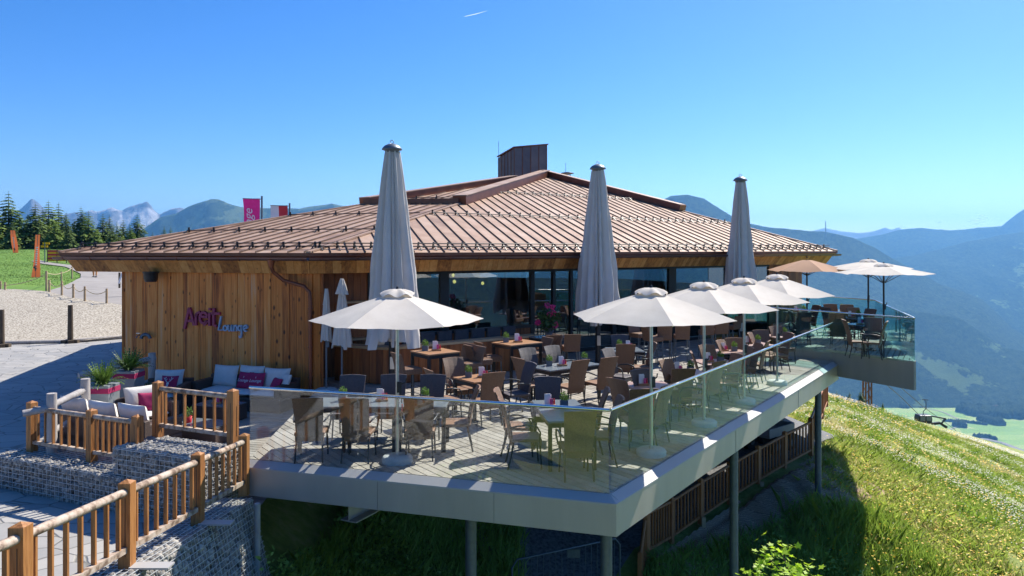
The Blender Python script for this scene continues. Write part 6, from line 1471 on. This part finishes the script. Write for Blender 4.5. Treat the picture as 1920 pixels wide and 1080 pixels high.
for z, dx in ((2.3,.15),(1.95,-.05)): q = MB(); q.box((dx,0,z),(.8,.05,.24)); q.build('sign_panel', M['fl_yellow'], parent=ys)
# person on the track
def person():
    root = thing('person', 'person in orange trousers walking on the pale track, mostly hidden by the eave', 'person', (ray(178,68),68,tz(ray(178,68),68)+.08))
    def skin(name, verts, edges, rad, m):
        me = bpy.data.meshes.new(name); me.from_pydata(verts, edges, []); o = bpy.data.objects.new(name, me); COL.objects.link(o); o.parent = root; md = o.modifiers.new('skin','SKIN')
        for i, r_ in enumerate(rad): me.skin_vertices[0].data[i].radius = (r_, r_)
        o.modifiers.new('sub','SUBSURF').levels = 1; me.materials.append(m); return o
    import bmesh
    def sk(name, verts, edges, rad, m):
        me = bpy.data.meshes.new(name); bm = bmesh.new(); lay = bm.verts.layers.skin.verify(); vs = [bm.verts.new(v) for v in verts]
        for v, r_ in zip(vs, rad): v[lay].radius = (r_, r_)
        vs[0][lay].use_root = True
        for a, b in edges: bm.edges.new((vs[a], vs[b]))
        bm.to_mesh(me); bm.free(); o = bpy.data.objects.new(name, me); COL.objects.link(o); o.parent = root; o.modifiers.new('skin','SKIN'); s_ = o.modifiers.new('sub','SUBSURF'); s_.levels = 1; s_.render_levels = 1; me.materials.append(m); return o
    V = [(0,0,.95),(0,0,1.2),(0,0,1.42),(0,0,1.53),(0,-.01,1.68),(-.19,0,1.4),(-.24,.02,1.12),(-.24,-.08,.88),(.19,0,1.4),(.24,.02,1.12),(.25,-.06,.88),(-.1,0,.88),(-.13,-.02,.48),(-.15,.08,.08),(-.16,-.06,.04),(.1,0,.88),(.13,.02,.48),(.15,-.06,.08),(.16,-.2,.04)]
    E = [(0,1),(1,2),(2,3),(3,4),(2,5),(5,6),(6,7),(2,8),(8,9),(9,10),(0,11),(11,12),(12,13),(13,14),(0,15),(15,16),(16,17),(17,18)]
    sk('body', V, E, [.15,.14,.15,.055,.1,.06,.045,.035,.06,.045,.035,.09,.06,.045,.035,.09,.06,.045,.035], M['skin'])
    sk('trousers', [(0,0,.97),(-.1,0,.86),(-.13,-.02,.48),(-.15,.07,.14),(.1,0,.86),(.13,.02,.48),(.15,-.05,.14)], [(0,1),(1,2),(2,3),(0,4),(4,5),(5,6)], [.165,.11,.085,.07,.11,.085,.07], M['trousers'])
    sk('shirt', [(0,0,1.0),(0,0,1.2),(0,0,1.42),(-.19,0,1.4),(-.24,.02,1.14),(.19,0,1.4),(.24,.02,1.14)], [(0,1),(1,2),(2,3),(3,4),(2,5),(5,6)], [.17,.155,.165,.08,.06,.08,.06], M['cushion_dark'])
    for sx, y in ((-.155,.0),(.155,-.13)): q = MB(); q.box((sx,y,.05),(.1,.27,.1)); q.build('shoe', M['black'], parent=root, bev=.02)
    q = MB(); q.lathe([(.02,.12),(.08,.1),(.108,.03),(.1,-.02)], 12, (0,.0,1.7)); q.build('hair', M['bark'], parent=root)
person()
bs = thing('barrier_post', 'brown post with a red and white tape at the track beside the building', 'post', (ray(224,52),52,gz(224,52))); q = MB(); q.tube([(0,0,-.2),(0,0,1.15)], .07, 8); q.build('post', M['bark'], parent=bs); q = MB(); q.box((.12,-.1,.75),(.12,.03,.75), M=Matrix.Rotation(.3,3,'Y')); q.build('tape', M['white'], parent=bs)
q = MB(); q.tube([(ray(233,45),45,gz(233,45)-.2),(ray(233,45),45,gz(233,45)+1.0)], .06, 8); tag(q.build('bollard_post', M['ledge']), 'thin post right beside the building corner', 'post', 'wooden posts round the gravel yard')
# flags behind the roof
def flag(px0, px1, pt, Y, label, fn, polepx):
    X = ray(polepx,Y); ztop = HC+(HZ-pt)*Y/F; root = thing('flag', label, 'flag', (X,Y,0)); s_ = Y/F; q = MB(); q.tube([(0,0,-1),(0,0,ztop+.15)], .06, 8); q.build('flagpole', M['steel_col'], parent=root); q = MB(); q.tube([(0,0,ztop-.05),(-(polepx-px0)*s_,0,ztop)], .025, 6); q.build('crossbar', M['steel_col'], parent=root); fn(root, -(polepx-px0)*s_, -(polepx-px1)*s_, ztop)
def f1(root, x0, x1, zt):
    n = 10; q = MB(); vs = []
    for i in range(n+1): t = i/n; vs += [(x0+.12*t+.03*math.sin(6*t),.06*math.sin(7*t),zt-3.4*t),(x1,.05*math.sin(7*t+1),zt-3.4*t)]
    q.add(vs, [(2*i,2*i+1,2*i+3,2*i+2) for i in range(n)], 0, .5, True); q.build('flag_cloth', mat('magenta_flag', [(.35,.01,.14),(.42,.02,.2)], .7, transl=.3), parent=root)
    text_mesh('Lounge', .75, M['paper'], root, ((x0+x1)/2+.1,-.1,zt-1.75), (R(90),R(-90),0), .3, .005)
def f2(root, x0, x1, zt):
    xm = x0+(x1-x0)*.48
    for a, b, m_ in ((x0,xm,'paper'),(xm,x1,'red')):
        q = MB(); vs = []; n = 8
        for i in range(n+1): t = i/n; vs += [(a+.05*t,.05*math.sin(7*t),zt-3*t),(b+.05*t,.05*math.sin(7*t+1),zt-3*t)]
        q.add(vs, [(2*i,2*i+1,2*i+3,2*i+2) for i in range(n)], 0, .5, True); q.build('flag_stripe', M[m_], parent=root)
flag(455,487,372,46,'magenta vertical flag with white lettering rising behind the roof',f1,491)
flag(507,539,385,52,'white and red striped flag rising behind the roof',f2,543)
# ------------------------------------------------------------------ cable car
py_ = thing('cableway_pylon', 'dark brown steel pylon of the cable car beyond the meadow crest', 'pylon', (ray(1626,84),84,-24)); q = MB()
for sx in (-.35,.35):
    for sy in (-.35,.35): q.beam((sx,sy,-2),(sx*.9,sy*.9,16.5),.14,.14)
for k in range(18): z = -1+k; q.beam((-.35,-.35,z),(.35,-.35,z+.9),.07,.07); q.beam((.35,-.35,z),(.35,.35,z+.9),.07,.07); q.beam((-.35,.35,z),(-.35,-.35,z+.9),.07,.07)
q.build('lattice_mast', M['copper_dark'], parent=py_)
q = MB(); q.beam((-2.6,0,16.6),(2.6,0,16.6),.3,.3); q.build('crossarm', M['copper_dark'], parent=py_)
gy = 150.0; gzv = lambda py: HC-(py-HZ)*gy/F
gd = thing('gondola', 'dark cable car gondola hanging from its rope above the valley', 'gondola', (ray(1731,gy),gy,gzv(785)))
gd.scale = (1.12,1.12,1.12)
q = MB(); 
prof = [(-1.1,-.75),(-1.2,.1),(-1.05,.75),(1.05,.75),(1.2,.1),(1.1,-.75)]
q.add([(x,-.9,z) for x,z in prof]+[(x,.9,z) for x,z in prof], [(0,1,2,3,4,5),(11,10,9,8,7,6)]+[(i,6+i,6+(i+1)%6,(i+1)%6) for i in range(6)]); q.build('cabin', M['dark_frame'], parent=gd, bev=.12, recalc=True)
for x in (-.55,.55): w2 = MB(); w2.box((x,-.9,.2),(.85,.04,.75)); w2.build('window', M['table_slate'], parent=gd)
q = MB(); q.tube([(0,0,.7),(0,0,1.3),(.5,0,1.8),(.5,0,3.1),(.15,0,3.4)], .07, 7); q.beam((-.2,0,3.45),(.9,0,3.35),.12,.12); q.build('hanger', M['dark_frame'], parent=gd)
def cable(pts, label):
    q = MB(); q.tube([Vector(p) for p in pts], .06, 5); tag(q.build('cable', M['black']), label, 'cable', 'ropes of the cable car')
def ry(px, py, Y): return (ray(px,Y), Y, HC-(py-HZ)*Y/F)
cable([ry(1624,688,84), ry(1690,745,120), ry(1722,777,150)], 'thin haul rope running down left of the gondola')
cable([ry(1630,676,84), ry(1733,764,150), ry(1790,805,200), ry(1812,832,240)], 'thin haul rope passing over the gondola')
sh = thing('cable_tower_head', 'dark steel roller head of a cable car tower right of the gondola', 'tower', (ray(1757,gy+6),gy+6,-42)); q = MB(); s0 = (gy+6)/F
def rel(px,py): return ((px-1757)*s0, 0, HC-(py-HZ)*(gy+6)/F+42)
q.beam(rel(1740,779),rel(1773,785),.35,.25); q.beam(rel(1743,795),rel(1762,793),.5,.5); q.beam(rel(1762,793),rel(1775,801),.5,.4); q.beam(rel(1773,785),rel(1765,794),.25,.25); q.build('roller_frame', M['dark_frame'], parent=sh)
for k in range(5): a = Vector(rel(1764+k*2.2,795+k*1.5)); w2 = MB(); w2.tube([a+Vector((0,-.3,0)),a+Vector((0,-.1,0))], .22, 10); w2.build('roller', M['black'], parent=sh)
q = MB(); q.tube([rel(1748,797),rel(1748,870)], .3, 8); q.build('mast', M['bark'], parent=sh)
tm = MB(); q = at(1548,440,600); Y = 5450; tm.tube([(ray(1548,Y),Y,HC+(HZ-436)*Y/F-30),(ray(1548,Y),Y,HC+(HZ-415)*Y/F)], 3.2, 5); tag(tm.build('transmitter_mast', M['steel_col']), 'thin transmitter mast on the ridge of the right mountain', 'mast')
# village and farms in the valley
hfz = []; hs = thing('farmhouse', None, 'house', (0,0,0)); q = MB(); q.box((0,0,4),(14,18,8)); q.build('wall', M['white'], parent=hs); q = MB(); q.add([(-8.5,-10.5,7.5),(8.5,-10.5,7.5),(8.5,10.5,7.5),(-8.5,10.5,7.5),(0,-10.5,12.5),(0,10.5,12.5)], [(0,3,2,1),(0,4,5,3),(1,2,5,4),(0,1,4),(3,5,2)]); q.build('roof', M['bark'], parent=hs)
vr = random.Random(12); vp = [(1825+k*7+vr.uniform(-2,2), 764+vr.uniform(0,3)) for k in range(9)]+[(1640+vr.uniform(0,62), 748+vr.uniform(0,9)) for k in range(26)]+[(1733,758),(1712,762)]
for i, (px, py) in enumerate(vp): 
    p = at(px, py, -872); place(hfz, [1], p, 0) if False else None
    o = place(hs, hfz, p, vr.uniform(0,3.1), 'tiny white house in the cluster behind the pylon' if 9 <= i < 35 else ('tiny white barn in the row below the wooded slope' if i < 9 else 'tiny white house standing apart in the fields, '+('right' if i == 35 else 'left')+' one'), 'village houses in the valley' if 9 <= i < 35 else 'farm buildings in the valley', scale=vr.uniform(.9,1.5))
# deck corner details: decal band and crest on the glass doors
# light clouds far off
def cloud(px, py, Y, wpx, hpx, seed, label):
    rr = random.Random(seed); s_ = Y/F; mb = MB(); X = ray(px,Y); Z = HC+(HZ-py)*s_
    for k in range(18):
        u = rr.gauss(0,.28); v = rr.gauss(0,.25)*(1-abs(u)); r_ = rr.uniform(.05,.16)*wpx*s_*(1-abs(u)*.8); c_ = (X+u*wpx*s_, Y+rr.uniform(-1,1)*wpx*s_*.3, Z+v*hpx*s_+u*.25*hpx*s_)
        n = 9; prof = [(r_*math.sin(a), r_*.35*-math.cos(a)) for a in np.linspace(.05, math.pi-.05, 6)]; mb.lathe(prof, n, c_)
    m, n_, l, p = NM('cloud_vapour'); p.inputs['Base Color'].default_value = (.9,.9,.9,1); p.inputs['Roughness'].default_value = 1; p.inputs['Specular IOR Level'].default_value = 0
    lw = n_.new('ShaderNodeLayerWeight'); lw.inputs[0].default_value = .5; mr = n_.new('ShaderNodeMapRange'); mr.inputs['To Min'].default_value = .4; mr.inputs['To Max'].default_value = 0; l.new(lw.outputs['Facing'], mr.inputs[0]); tl = n_.new('ShaderNodeBsdfTranslucent'); tl.inputs[0].default_value = (1,1,1,1); tp = n_.new('ShaderNodeBsdfTransparent'); ms = n_.new('ShaderNodeMixShader'); l.new(mr.outputs[0], ms.inputs[0]); l.new(tp.outputs[0], ms.inputs[1]); l.new(tl.outputs[0], ms.inputs[2]); l.new(ms.outputs[0], n_['Material Output'].inputs[0])
    tag(mb.build('cloud', m), label, 'cloud', kind='stuff')
cloud(1832,414,19000,34,16,1,'small white cloud above the right ridge'); cloud(1760,416,19500,14,7,2,'tiny white cloud left of the larger one'); cloud(1690,425,20000,18,8,3,'faint cloud over the far peaks')

ct = MB(); Y = 21000; ct.tube([(ray(871,Y),Y,HC+(HZ-31)*Y/F),(ray(893,Y),Y,HC+(HZ-26)*Y/F),(ray(914,Y),Y,HC+(HZ-20)*Y/F)], [7,11,2], 6); tag(ct.build('vapour_trail', bpy.data.materials['cloud_vapour']), 'short thin vapour trail high above the roof', 'vapour trail', kind='stuff')
